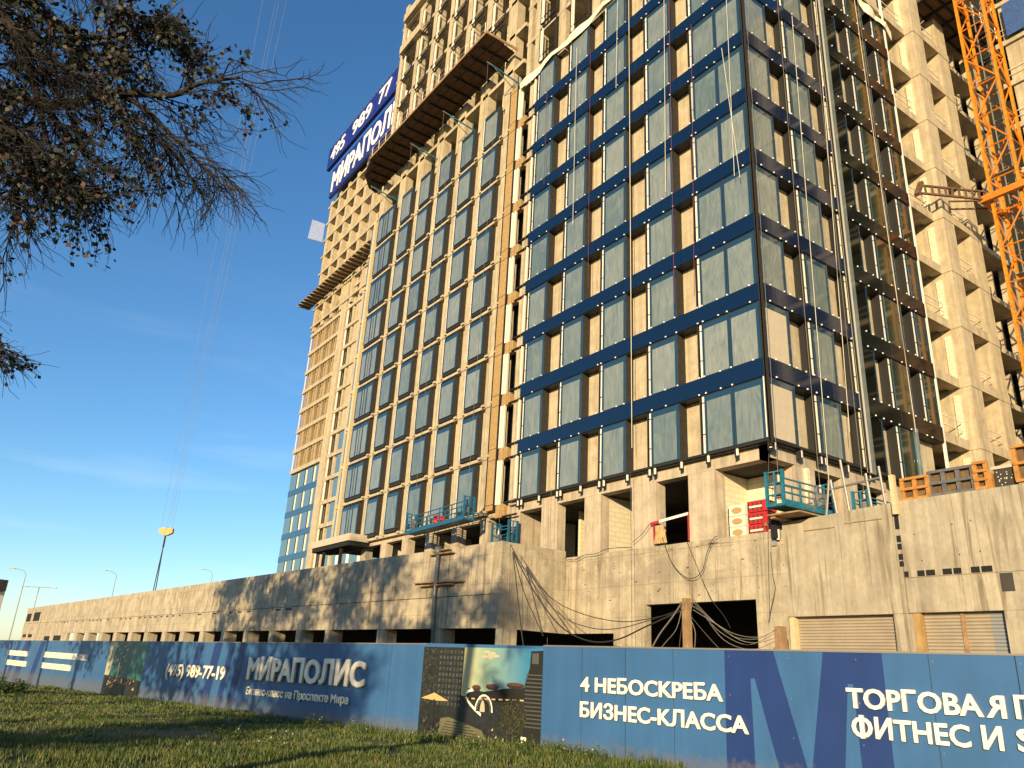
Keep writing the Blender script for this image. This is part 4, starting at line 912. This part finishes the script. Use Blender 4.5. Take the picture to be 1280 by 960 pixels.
cable(cY((.25, .25), (961, 560), (960, 660), (962, 770)), .012, 'cable_black', 'thin black line hanging from the tower corner to the podium foot')
cable(cY((.2, .2), (963, 690), (966, 720), (969, 735), (964, 760), (961, 778)), .012, 'cable_black', 'kinked thin cable below the junction box')
cable(cY((-.3, -.3), (788, 590), (789, 690), (790, 808)), .012, 'cable_black', 'long thin line hanging in front of the second open bay')
cable(cY((-.3, -.3), (689, 610), (687, 700), (684, 808)), .010, 'cable_grey', 'long pale line hanging beside the leftmost open bay')
cable(cY((.1, .1), (790, 678), (802, 668), (812, 655)), .014, 'cable_black', 'short black cable rising from the wall to the barrier')
cable(cY((.1, .1), (706, 698), (718, 700), (730, 694), (745, 692), (760, 686), (790, 684)), .016, 'cable_black', 'black cable lying along the wall edge below the open bays')
# ropes hanging down the facade
def rope(p0, p1, m, label, r_=.016):
    a, c = on(*p0, (0, 1, 0), -.35), on(*p1, (0, 1, 0), -.35); mb = MB(); mid = (a+c)/2; mb.tube([a, mid, c], r_, 4); tag(mb.build('rope', m, origin=c), label, 'rope', 'ropes hanging down the glazed faces')
rope((772, 0), (770, 110), 'rope_white', 'white rope hanging at the left part of the glazing top')
rope((786, 0), (790, 560), 'rope_white', 'long grey white rope down the middle of the front glazing', .02)
rope((721, 60), (716, 280), 'rope_white', 'pale rope over the second column of panes')
rope((830, 0), (832, 240), 'rope_white', 'pale rope over the fourth column of panes')
rope((908, 0), (918, 220), 'rope_white', 'pale yellow rope nearest the tower corner')
rope((902, 60), (925, 222), 'rope_white', 'slanting pale rope beside the tower corner')
rope((836, 0), (843, 380), 'rope_red', 'long dark red rope left of the last window gap')
rope((864, 30), (868, 370), 'rope_red', 'dark red rope right of the last window gap')
rope((738, 60), (735, 360), 'rope_red', 'dark red rope over the third column of panes')
rope((684, 110), (680, 230), 'rope_red', 'short dark red rope over the leftmost panes')
def rope2(p0, p1, m, label, r_=.016):
    a, c = on(*p0, (1, 0, 0), .4), on(*p1, (1, 0, 0), .4); mb = MB(); mb.tube([a, c], r_, 4); tag(mb.build('rope', m, origin=c), label, 'rope', 'ropes hanging down the glazed faces')
rope2((1020, 0), (1062, 540), 'rope_white', 'long pale rope down the second pane column of the side face')
rope2((990, 20), (1036, 600), 'rope_white', 'pale rope just left of the middle of the side face bands')
rope2((1068, 0), (1145, 540), 'rope_white', 'pale rope over the dark half of the side face')
# loose mesh net at the far tower
b = MB(); n0 = Vector((-111.5, 15.5, 78)); 
b.face([(-111.6, 14.6, 81.6), (-108.9, 16.3, 80.0), (-108.9, 16.3, 76.0), (-112.0, 14.4, 77.6)])
for p_, q_ in (((-111.6, 14.6, 81.7), (-108.8, 16.4, 76.6)), ((-112, 14.4, 77.6), (-108.8, 16.4, 76.0))): b.bar(p_, q_, .08, .08, 1)
tag(b.build('safety_net', ['net_mesh', 'steel'], origin=(-109, 16, 76)), 'grey mesh net held out on poles at the left side of the farther tower', 'net')
# downpipe with planks on the long wall
def Wp(px, py, dd=.0): return on(px, py, (WN.x, WN.y, 0), WN.dot(W0)+dd)
t = thing('drain_pipe', Wp(540, 800, .15), 'rusty drain pipe with planks tied across it on the long podium wall', 'pipe')
b = MB(); b.tube([Wp(548, 690, .2), Wp(543, 745, .2), Wp(540, 812, .2)], .10, 8); b.tube([Wp(548, 684, .2), Wp(548, 694, .2)], .2, 8); b.build('pipe', 'steel', t, smooth=True)
for (a, c) in (((518, 729), (578, 726)), ((525, 733), (565, 730)), ((538, 694), (566, 690)), ((542, 690), (562, 686))):
    b = MB(); b.bar(Wp(*a, .15), Wp(*c, .22), .22, .07); b.build('plank', 'timber', t)
b = MB()
for a, c in (((512, 693), (512, 704)), ((417, 697), (417, 690))): pass
# ================================================================== HOARDING
hd = thing('site_hoarding', (3.6, -14.2, 0), 'long blue site hoarding with raised white lettering and two printed pictures', 'fence')
HT = 2.27
def V3(p, z=0): return Vector((p.x, p.y, z))
dR = (F3-F0).normalized(); dP = (F1-F0).normalized(); dL = (F2-F1).normalized()
nR = Vector((dR.y, -dR.x, 0)); nP = Vector((-dP.y, dP.x, 0)); nL = Vector((-dL.y, dL.x, 0))
UR, UP_, UL = Vector((dR.x, dR.y, 0)), Vector((dP.x, dP.y, 0)), Vector((dL.x, dL.y, 0))
def R3(u, z, o=0): return V3(F0)+UR*u+Vector((0, 0, z))+nR*o
def P3(u, z, o=0): return V3(F0)+UP_*u+Vector((0, 0, z))+nP*o
def L3(u, z, o=0): return V3(F1)+UL*u+Vector((0, 0, z-.0087*u-.03))+nL*o
def panel(fn, u0, u1, m, z0=-.25, z1=HT, th=.04, name='panel'):
    b = MB(); b.hexa([fn(u0, z0, 0), fn(u1, z0, 0), fn(u1, z0, -th), fn(u0, z0, -th), fn(u0, z1, 0), fn(u1, z1, 0), fn(u1, z1, -th), fn(u0, z1, -th)]); return b.build(name, m, hd)
u = 0
for w_ in (2.49, 2.5, 2.5, 2.5, 2.5, 2.5, 2.5, 2.5): panel(R3, u+.003, u+w_-.003, 'hoarding_blue'); u += w_
panel(P3, .0, 4.18, 'hoarding_blue')
u = .0
while u < 60: panel(L3, u+.004, u+2.996, 'hoarding_blue'); u += 3
b = MB()                                                                         # cap rail and posts behind
for fn, ln in ((R3, 19.9), (L3, 60)): b.bar(fn(0, HT+.01, -.02), fn(ln, HT+.01, -.02), .06, .03)
for i in range(9): b.bar(R3(i*2.5, 0, -.08), R3(i*2.5, HT-.05, -.08), .06)
b.build('frame', 'steel', hd)
for fn, c_, us in ((R3, 'hoarding_blue', [1.245+1.25*i for i in range(15) if not 3 < i < 6]), (L3, 'hoarding_blue', [1.5+3*i for i in range(6)])):
    for u in us:
        b = MB(); b.hexa([fn(u-.0, -.2, .003), fn(u+.008, -.2, .003), fn(u+.008, -.2, -.01), fn(u, -.2, -.01), fn(u, HT, .003), fn(u+.008, HT, .003), fn(u+.008, HT, -.01), fn(u, HT, -.01)]); b.build('panel_seam', 'lamp_grey' if False else 'aluminium_dark', hd)
for i in range(16):
    b = MB()
    for z in (.15, .8, 1.45, 2.15): p_ = R3(.06+1.25*i, z, 0); b.bar(p_, p_+nR*.006, .018)
    b.build('screws', 'steel', hd)
# big emblem letter painted in navy over the right part
b = MB()
def flat(fn, poly, o, m=0): b.face([fn(p[0], p[1], o) for p in poly], m)
flat(R3, [(4.97, HT), (4.92, -.2), (5.53, -.2), (5.51, 1.76)], .004); flat(R3, [(4.97, HT), (5.51, 1.76), (5.60, 1.77), (6.01, HT)], .004)
flat(R3, [(6.01, HT), (5.60, 1.77), (6.12, -.2), (6.68, -.2)], .004)
flat(R3, [(6.98, HT), (6.52, -.2), (7.13, -.2), (7.38, 1.75)], .004); flat(R3, [(6.98, HT), (7.38, 1.75), (7.47, 1.75), (8.01, HT)], .004)
flat(R3, [(8.01, HT), (7.47, 1.75), (7.52, -.2), (8.03, -.2)], .004)
b.build('painted_emblem', 'hoarding_navy', hd)
b = MB()
def stripe(u0, u1, sl=.0): b = MB(); b.face([L3(u0-sl, HT-.01, .004), L3(u1-sl, HT-.01, .004), L3(u1, -.2, .004), L3(u0, -.2, .004)]); b.build('painted_stripe', 'hoarding_navy', hd)
for a, c, s in ((12.3, 12.9, .5), (11.3, 11.7, .5), (10.4, 10.9, .5), (13.8, 14.4, .5), (36.2, 37.2, 1.0), (33.5, 34.3, 1), (38.0, 38.6, 1)): stripe(a, c, s)
LT = ('letter_cream', 'letter_side')
Z = Vector((0, 0, 1))
for tx, u0, z0, h_, w_ in (('4 НЕБОСКРЕБА', 1.25, 1.33, .30, 3.68), ('БИЗНЕС-КЛАССА', 1.25, .80, .30, 4.2), ('ТОРГОВАЯ', 7.36, 1.38, .31, 2.42), ('Г', 9.9, 1.385, .31, .24), ('ФИТНЕС И', 7.40, .93, .31, 2.28), ('S', 9.86, .94, .31, .27)):
    text_mesh('lettering', tx, R3(u0, z0, .012), UR, Z, nR, h_, w_, LT, hd, .045, .03)
# lettering on the left run reads from its far end towards the camera
def ltext(tx, uL, uR, z0, h_, bold=.03, slant=0, th=.05):
    o = L3(uL, 0, .01); zz = z0
    text_mesh('lettering', tx, Vector((o.x, o.y, zz)), -UL+Vector((0, 0, .0087)), Z, nL, h_, abs(uL-uR), LT, hd, th, bold, slant)
ltext('МИРАПОЛИС', 9.45, 2.56, .98, .68, .045, .0, .10)
ltext('Бизнес-класс на Проспекте Мира', 9.4, 3.28, .47, .24, .03)
ltext('(495) 989-77-19', 16.2, 11.15, .82, .44, .035)
# poster by the corner: printed view, built flat
mat('p_sky_warm', (.42, .40, .22), .35); mat('p_sky_blue', (.08, .26, .36), .35); mat('p_grey', (.07, .075, .07), .35); mat('p_light', (.40, .38, .27), .35)
mat('p_tan', (.55, .36, .16), .35); mat('p_brown', (.09, .04, .025), .35); mat('p_green', (.05, .05, .015), .4, var=.6, scale=14, detail=8); mat('p_floor', (.13, .12, .07), .35, var=.2, scale=4)
mat('p_teal', (.03, .12, .12), .35, var=.3, scale=3)
def skyg():
    m = M['p_sky_blue']; t = m.node_tree; bb = t.nodes['Principled BSDF']; tcn = t.nodes.new('ShaderNodeTexCoord'); sp = t.nodes.new('ShaderNodeSeparateXYZ'); r = t.nodes.new('ShaderNodeValToRGB')
    r.color_ramp.elements[0].position = 0; r.color_ramp.elements[0].color = (.50, .46, .22, 1); r.color_ramp.elements[1].position = 1; r.color_ramp.elements[1].color = (.03, .17, .33, 1)
    e = r.color_ramp.elements.new(.45); e.color = (.20, .32, .27, 1)
    mr_ = t.nodes.new('ShaderNodeMapRange'); mr_.inputs[1].default_value = -2.7; mr_.inputs[2].default_value = -.4
    t.links.new(tcn.outputs['Object'], sp.inputs[0]); t.links.new(sp.outputs[0], mr_.inputs[0]); t.links.new(mr_.outputs[0], r.inputs[0]); t.links.new(r.outputs[0], bb.inputs['Base Color'])
skyg()
pm = ['p_sky_blue', 'poster_dark', 'p_grey', 'p_light', 'p_tan', 'p_brown', 'p_green', 'p_floor', 'letter_cream', 'black']
b = MB(); PW = 4.12
def pp(poly, m, lay): b.face([P3(PW-p[0]*PW, p[1]*(HT-.06)+.0, .004+.002*lay) for p in poly], m)   # poster x runs left to right 0..1
pp([(0, -.1), (1, -.1), (1, 1.0), (0, .985)], 0, 0)
pp([(0, -.1), (1, -.1), (1, .28), (.34, .42), (0, .42)], 1, 1)
pp([(0, .2), (.36, .3), (.37, .99), (0, .985)], 1, 2)                            # dark tower
for i in range(7):
    for j in range(10):
        x = .155+i*.031; z = .34+j*.064; pp([(x, z), (x+.016, z+.003), (x+.016, z+.038), (x, z+.035)], 2, 3)
for i in range(7):
    for j in range(10): x = .158+i*.031; z = .345+j*.064; pp([(x, z), (x+.007, z+.001), (x+.007, z+.025), (x, z+.024)], 9 if (i*j+i) % 3 else 2, 4)
for j in range(9): pp([(.40+.055*j, .43+.003*j), (.43+.055*j, .43+.003*j), (.43+.055*j, .445+.003*j), (.40+.055*j, .445+.003*j)], 4, 6)
for i in range(120):
    x = .005+.13*rr.random(); z = .3+.65*rr.random(); s = .006+.008*rr.random(); pp([(x, z), (x+s, z+.01), (x+s*.7, z+.025), (x, z+.02)], 6 if rr.random() < .7 else 2, 3)
pp([(.33, .2), (.92, .2), (.92, .46), (.33, .46)], 1, 2)
pp([(.40, .42), (.90, .44), (.93, .60), (.72, .57), (.55, .52), (.42, .55)], 9, 2)  # dark podium of the picture
pp([(.88, .1), (1, .05), (1, .98), (.91, .97), (.905, .8), (.87, .62)], 9, 3)
for j in range(14): pp([(.875+.002*(j % 2), .20+j*.04), (1, .20+j*.04), (1, .212+j*.04), (.872, .212+j*.04)], 2, 4)
pp([(.92, .84), (.97, .84), (.97, .95), (.92, .95)], 2, 5)
def disc(cx, cz, rx, rz, m, lay, a0=0, a1=2*pi, n=14): pp([(cx+rx*cos(a0+(a1-a0)*k/n), cz+rz*sin(a0+(a1-a0)*k/n)) for k in range(n if a1-a0 > 6 else n+1)], m, lay)
for cx, cz, rx in ((.80, .605, .085), (.62, .575, .065), (.49, .555, .045)):
    disc(cx, cz, rx*.8, .03, 1, 4); disc(cx, cz+.014, rx*.78, .018, 5, 5, 0, 2*pi)
    for q in range(7): a_ = -pi+pi*q/6; pp([(cx+rx*.78*cos(a_), cz+.005), (cx+rx*.78*cos(a_)+.004, cz+.005), (cx+rx*.5*cos(a_)+.004, cz-.03), (cx+rx*.5*cos(a_), cz-.03)], 5, 6)
for a0 in range(11):                                                              # curved pale ramp
    t0 = a0/11; t1 = (a0+1)/11; f = lambda t: ((1-t)**2*.47+2*t*(1-t)*.31+t*t*.54, (1-t)**2*.54+2*t*(1-t)*.50+t*t*.28)
    x, z = f(t0); x2, z2 = f(t1); pp([(x, z-.02), (x2, z2-.02), (x2, z2+.012), (x, z+.012)], 8, 4)
disc(.56, .31, .065, .16, 2, 5, 0, pi); disc(.56, .31, .05, .13, 9, 6, 0, pi); disc(.55, .31, .02, .12, 3, 7, 0, pi)
for k in range(9):
    t0 = pi*k/9; t1 = pi*(k+1)/9; pp([(.56+.066*cos(t0), .31+.165*sin(t0)), (.56+.074*cos(t0), .31+.185*sin(t0)), (.56+.074*cos(t1), .31+.185*sin(t1)), (.56+.066*cos(t1), .31+.165*sin(t1))], 8, 7)
pp([(.18, .02), (.62, -.02), (.55, .12), (.27, .22), (.2, .2)], 7, 3)
for k in range(6): z = .02+.03*k; pp([(.20+.01*k, z), (.58-.03*k, z-.015), (.58-.03*k, z-.006), (.20+.01*k, z+.008)], 1, 4)
pp([(.01, .40), (.13, .47), (.26, .39), (.14, .385)], 4, 5); pp([(.125, .05), (.14, .05), (.14, .4), (.125, .4)], 9, 5)
disc(.78, .25, .085, .15, 1, 4)
for i in range(420):
    a = rr.random()*6.28; q = sqrt(rr.random()); x = .78+.10*q*cos(a); z = .26+.19*q*sin(a); s = .010+.012*rr.random(); pp([(x, z), (x+s, z+.006), (x+s*.5, z+.03)], 6 if rr.random() < .6 else 1, 5+(i % 4))
for i in range(26): x = .04+.14*rr.random(); z = .03+.14*rr.random(); pp([(x, z), (x+.02, z), (x+.015, z+.05)], 9 if rr.random() < .6 else 2, 6)
for i in range(18): x = .55+.3*rr.random(); z = .02+.12*rr.random(); pp([(x, z), (x+.015, z), (x+.012, z+.03)], 6 if rr.random() < .6 else 3, 6)
pp([(.86, .07), (.90, .065), (.90, .10), (.86, .105)], 8, 8)
for i in range(9): x = .54+.10*rr.random(); z = .86+.11*rr.random(); disc(x, z, .02+.015*rr.random(), .018, 3, 2+i, 0, 2*pi, 8)
po = b.build('printed_picture', pm, hd)
# second picture, farther left
b = MB(); a0, a1 = 22.9, 18.6
def p2(poly, m, lay): b.face([L3(a0+(a1-a0)*p[0], p[1]*HT, .004+.003*lay) for p in poly], m)
p2([(0, -.1), (1, -.1), (1, .99), (0, .99)], 0, 0); p2([(0, .35), (.12, .35), (.2, .99), (.0, .99)], 3, 1); p2([(0, -.1), (1, -.1), (1, .30), (0, .36)], 1, 2)
for i in range(5):
    for j in range(7): x = .2+i*.07; z = .5+j*.065; p2([(x, z), (x+.04, z), (x+.04, z+.035), (x, z+.035)], 2 if (i+j) % 3 else 3, 2)
for i in range(50): x = .1+.75*rr.random(); z = .12+.2*rr.random(); p2([(x, z), (x+.03, z), (x+.02, z+.05)], 4 if rr.random() < .5 else 5, 3+i % 3)
p2([(.33, .32), (.39, .32), (.36, .75)], 3, 3)
b.build('printed_picture', ['p_teal', 'poster_dark', 'p_grey', 'p_light', 'p_brown', 'p_tan'], hd)
# raised white letters of the farthest panels, too small to read
for u0, u1, z0, z1 in ((32.1, 25.2, 1.12, 1.40), (32.1, 27.5, .57, .85), (39.0, 35.2, 1.08, 1.36), (39.0, 34.8, .54, .82)):
    b = MB(); u = u0; z0 += .0
    while u > u1+.2:
        w_ = .20+.12*rr.random(); zz = z0+.0087*u*0
        k = rr.random(); off = L3(u, 0, .06)
        def q(du, z): o = L3(u-du, 0, .06); return (o.x, o.y, z)
        b.prism([(0, 0), (w_*.3, 0), (w_*.3, z1-z0), (0, z1-z0)], (L3(u, 0, .01).x, L3(u, 0, .01).y, z0), -UL, Z, nL, .06)
        b.prism([(w_*.7, 0), (w_, 0), (w_, z1-z0), (w_*.7, z1-z0)], (L3(u, 0, .01).x, L3(u, 0, .01).y, z0), -UL, Z, nL, .06)
        zc = [0, .4, .8][int(k*3)]*(z1-z0); b.prism([(w_*.3, zc), (w_*.7, zc), (w_*.7, zc+.06), (w_*.3, zc+.06)], (L3(u, 0, .01).x, L3(u, 0, .01).y, z0), -UL, Z, nL, .06)
        u -= w_+.06
    b.build('lettering', 'letter_cream', hd)
# ================================================================== TREES
def leaf(mb, p, s, r_, m=0):
    a = Vector((r_.gauss(0, 1), r_.gauss(0, 1), r_.gauss(0, 1))).normalized(); c = a.cross(Vector((r_.gauss(0, 1), r_.gauss(0, 1), r_.gauss(0, 1)))).normalized()
    i = len(mb.v); mb.v += [tuple(p-a*s*.5), tuple(p+c*s*.38), tuple(p+a*s*.55), tuple(p-c*s*.38)]; mb.f.append((i, i+1, i+2, i+3)); mb.m.append(m)
def wander(p, d, ln, n, r_, j=.25, sag=0):
    o = [Vector(p)]; d = Vector(d).normalized()
    for k in range(n): d = (d+Vector((r_.gauss(0, j), r_.gauss(0, j), r_.gauss(0, j)-sag))).normalized(); o.append(o[-1]+d*(ln/n))
    return o
def street_tree(x, y, h, seed, label, leaves=2600, rad=3.0):
    r_ = random.Random(seed); t = thing('tree', (x, y, -.2), label, 'tree', 'trees behind the viewer that shade the hoarding')
    tr = MB(); tp = [Vector((x, y, -.3)), Vector((x+.1, y, h*.35)), Vector((x-.1, y+.1, h*.7)), Vector((x, y, h*.95))]; tr.tube(tp, .2, 7, r1=.05); br = MB(); lf = MB()
    for i in range(34):
        z = h*(.22+.65*r_.random()); a = r_.random()*6.28; ln = rad*(1.1-.5*abs(z/h-.55)*2)*(.6+.5*r_.random())
        w_ = wander((x, y, z), (cos(a), sin(a), .45), ln, 6, r_, .2); br.tube(w_, .05, 4, r1=.012)
        for q in w_[2:]:
            for k in range(3):
                s_ = wander(q, (r_.gauss(0, 1), r_.gauss(0, 1), r_.gauss(.2, .6)), .9+.6*r_.random(), 3, r_, .3); br.tube(s_, .014, 3, r1=.004)
                for e in s_[1:]:
                    for c in range(int(leaves/700)): leaf(lf, e+Vector((r_.gauss(0, .25), r_.gauss(0, .25), r_.gauss(0, .25))), .24+.12*r_.random(), r_)
    tr.build('trunk', 'bark', t); br.build('limbs', 'bark', t); lf.build('crown', 'leaf_green', t)
desc = ['tallest leafy street tree', 'thin leafy street tree', 'broad leafy street tree', 'sparse street tree', 'leafy street tree leaning slightly', 'half bare street tree', 'young leafy street tree', 'narrow street tree']
for i, (x, y, h, n, rd) in enumerate(((-31, -33, 17, 2800, 4.0), (-24, -32.5, 18, 3400, 4.0), (-17, -34, 18, 3400, 3.8), (-10.5, -33, 16.5, 2800, 3.8), (-4, -34.5, 17, 2400, 3.4), (2.5, -33.5, 15, 2200, 2.9), (8.0, -36, 15, 1500, 2.4), (14, -43, 11, 1500, 2.6))):
    street_tree(x, y, h, 20+i, desc[i]+' number of the row left behind the camera' if False else desc[i]+' in the row behind the viewer', n, rd)
# the near tree whose boughs hang into the picture, upper left
NT = at(-330, 420, 9.5); NT.z = 0
t = thing('near_tree', (NT.x, NT.y, -.1), 'near tree whose half bare dark boughs hang into the upper left sky', 'tree')
r_ = random.Random(11)
tr = MB(); top = at(-180, -120, 10.5)
tr.tube([(NT.x, NT.y, -.3), (NT.x, NT.y, 2.5), Vector((NT.x, NT.y, 2.5)).lerp(top, .5)+Vector((0, 0, .4)), top], .24, 9, r1=.1); tr.build('trunk', 'bark', t, smooth=True)
tw_, lf = MB(), MB(); lfc = [0]
def mline(pts, d0, d1, n=4):
    P_ = [at(px, py, d0+(d1-d0)*i/(len(pts)-1)) for i, (px, py) in enumerate(pts)]; o = []
    for i in range(len(P_)-1):
        a = P_[max(i-1, 0)]; b_ = P_[i]; c_ = P_[i+1]; d_ = P_[min(i+2, len(P_)-1)]
        for k in range(n): q = k/n; o.append(.5*((2*b_)+(-a+c_)*q+(2*a-5*b_+4*c_-d_)*q*q+(-a+3*b_-3*c_+d_)*q**3))
    return o+[P_[-1]]
limbs = [([(-200, 60), (-60, 110), (0, 118), (75, 132), (140, 116), (215, 119), (250, 104), (300, 97)], 10.2, 9.0, .075, .4),
    ([(-180, -60), (-40, -10), (15, 25), (45, 70), (60, 130), (110, 200), (150, 240)], 10.5, 9.3, .085, 1.0),
    ([(-160, -100), (0, -30), (70, 20), (130, 50), (190, 45), (250, 25)], 10.8, 9.6, .06, 1.1),
    ([(-200, 120), (-60, 165), (0, 180), (50, 200), (85, 235), (110, 265)], 9.8, 8.8, .06, .7),
    ([(-200, 60), (-80, 120), (-10, 150), (30, 190), (40, 240), (30, 280)], 10.0, 9.0, .05, .55),
    ([(140, 116), (180, 135), (220, 175), (250, 205), (272, 222)], 9.6, 8.8, .03, .0),
    ([(120, 122), (170, 150), (205, 185), (225, 225)], 9.6, 9.3, .03, .08),
    ([(45, 70), (90, 90), (130, 110), (165, 150), (200, 200)], 9.9, 9.0, .035, .6),
    ([(15, 25), (80, 60), (150, 75), (215, 70)], 10.3, 9.6, .04, .9),
    ([(60, 130), (70, 180), (90, 230), (160, 290)], 9.8, 9.1, .035, .6),
    ([(-120, 330), (-60, 390), (-16, 428), (-2, 436)], 9.5, 8.9, .015, .3),
    ([(-160, -100), (20, -60), (110, -30), (160, 10), (215, 20)], 10.8, 9.9, .05, 1.2),
    ([(-150, 160), (-20, 215), (15, 250), (35, 290)], 9.8, 9.2, .03, .2),
    ([(-150, 100), (0, 90), (60, 100), (100, 150), (120, 210)], 10.2, 9.6, .04, .9)]
for li, (pts, d0, d1, rad, dens) in enumerate(limbs):
    if li not in (0, 5, 6, 10): pts = [(-60+(a+60)*.88 if a > -60 else a, 20+(c-20)*.86 if c > 20 else c) for a, c in pts]
    P_ = mline(pts, d0, d1); b = MB(); b.tube(P_, rad, 7, r1=max(.008, rad*.18)); b.build('bough', 'bark', t, smooth=True)
    tot = len(P_)
    for i in range(2, tot):
        for rep in range(2):
            if r_.random() < .16: continue
            d = (P_[min(i+1, tot-1)]-P_[i-1]).normalized()
            side = RT*r_.gauss(.35, .7)+Vector((0, 0, -1))*r_.gauss(.35, .55)+FW*r_.gauss(0, .7)
            ln = (.28+.45*r_.random())*(1.3 if dens < .5 else .82)*(.25 if li == 10 else 1)
            s1 = wander(P_[i], d*.8+side, ln, 7, r_, .2, .05); tw_.tube(s1, .009, 4, r1=.004)
            for q in s1[2:]:
                for rep2 in range(2):
                    s2 = wander(q, (s1[-1]-s1[0]).normalized()+RT*r_.gauss(.1, .6)+Vector((0, 0, -.4+r_.gauss(0, .4)))+FW*r_.gauss(0, .5), .18+.34*r_.random(), 4, r_, .22, .03); tw_.tube(s2, .0045, 3, r1=.002)
                    clump = noise.noise(q*1.6+Vector((3, 1, 7)))
                    if clump > .14-.18*dens and r_.random() < dens*.5:
                        for e in s2[1:]:
                            for c in range(3): leaf(lf, e+Vector((r_.gauss(0, .03), r_.gauss(0, .03), r_.gauss(0, .03))), .045+.025*r_.random(), r_, 1 if r_.random() < .3 else 0)
tw_.build('twigs', 'bark', t); lf.build('foliage', ['leaf_dark', 'leaf_brown'], t)
# ================================================================== SHRUB AND WEEDS
def shrub(x, y, h, rad, n, label, nm='shrub', m='leaf_green'):
    r_ = random.Random(int(abs(x*10))); z0 = gz(x, y); t = thing(nm, (x, y, z0), label, 'shrub' if nm == 'shrub' else 'weed', None if nm == 'shrub' else 'weeds along the hoarding')
    st, lv = MB(), MB()
    for i in range(n):
        a = r_.random()*6.28; w_ = wander((x+rad*.3*cos(a), y+rad*.3*sin(a), z0-.03), (cos(a)*rad/h, sin(a)*rad/h, 1), h*(.6+.5*r_.random()), 5, r_, .15); st.tube(w_, .006, 3, r1=.002)
        for q in w_[1:]:
            for c in range(5 if nm == 'shrub' else 2): leaf(lv, q+Vector((r_.gauss(0, .05), r_.gauss(0, .05), r_.gauss(0, .05))), (.09 if nm == 'shrub' else .05)*(.6+.6*r_.random()), r_)
        if nm != 'shrub' and r_.random() < .5: leaf(lv, w_[-1], .035, r_, 1)
    st.build('stems', m, t); lv.build('leaves', [m, 'foam_white'], t)
p = on(8, 868, (0, 0, 1), -.25); shrub(p.x, p.y, .75, .8, 70, 'round dark green shrub on the grass at the left edge')
wl_ = ['tall weed at the foot of the second printed picture', 'weed clump left of the lettering shadow', 'small weed under the large white lettering', 'leafy weed under the white lettering', 'weed with white flowers below the last letter', 'low weed at the picture corner', 'weed in front of the printed terrace', 'weed in front of the printed bush', 'broad weed under the blue corner panel', 'bushy weed near the bottom edge below the lettering', 'pale weed on the bare earth patch', 'flowering weed right of the picture']
for i, (px, py, h) in enumerate(((205, 884, .3), (260, 895, .25), (330, 905, .3), (390, 912, .38), (445, 920, .4), (530, 932, .35), (585, 940, .35), (650, 945, .4), (700, 950, .35), (345, 945, .4), (285, 925, .3), (735, 955, .35))):
    p = on(px, py, (0, 0, 1), -.05); shrub(p.x, min(p.y, fence_y(p.x)-.15), h, .22, 16, wl_[i], 'weed', 'blade')
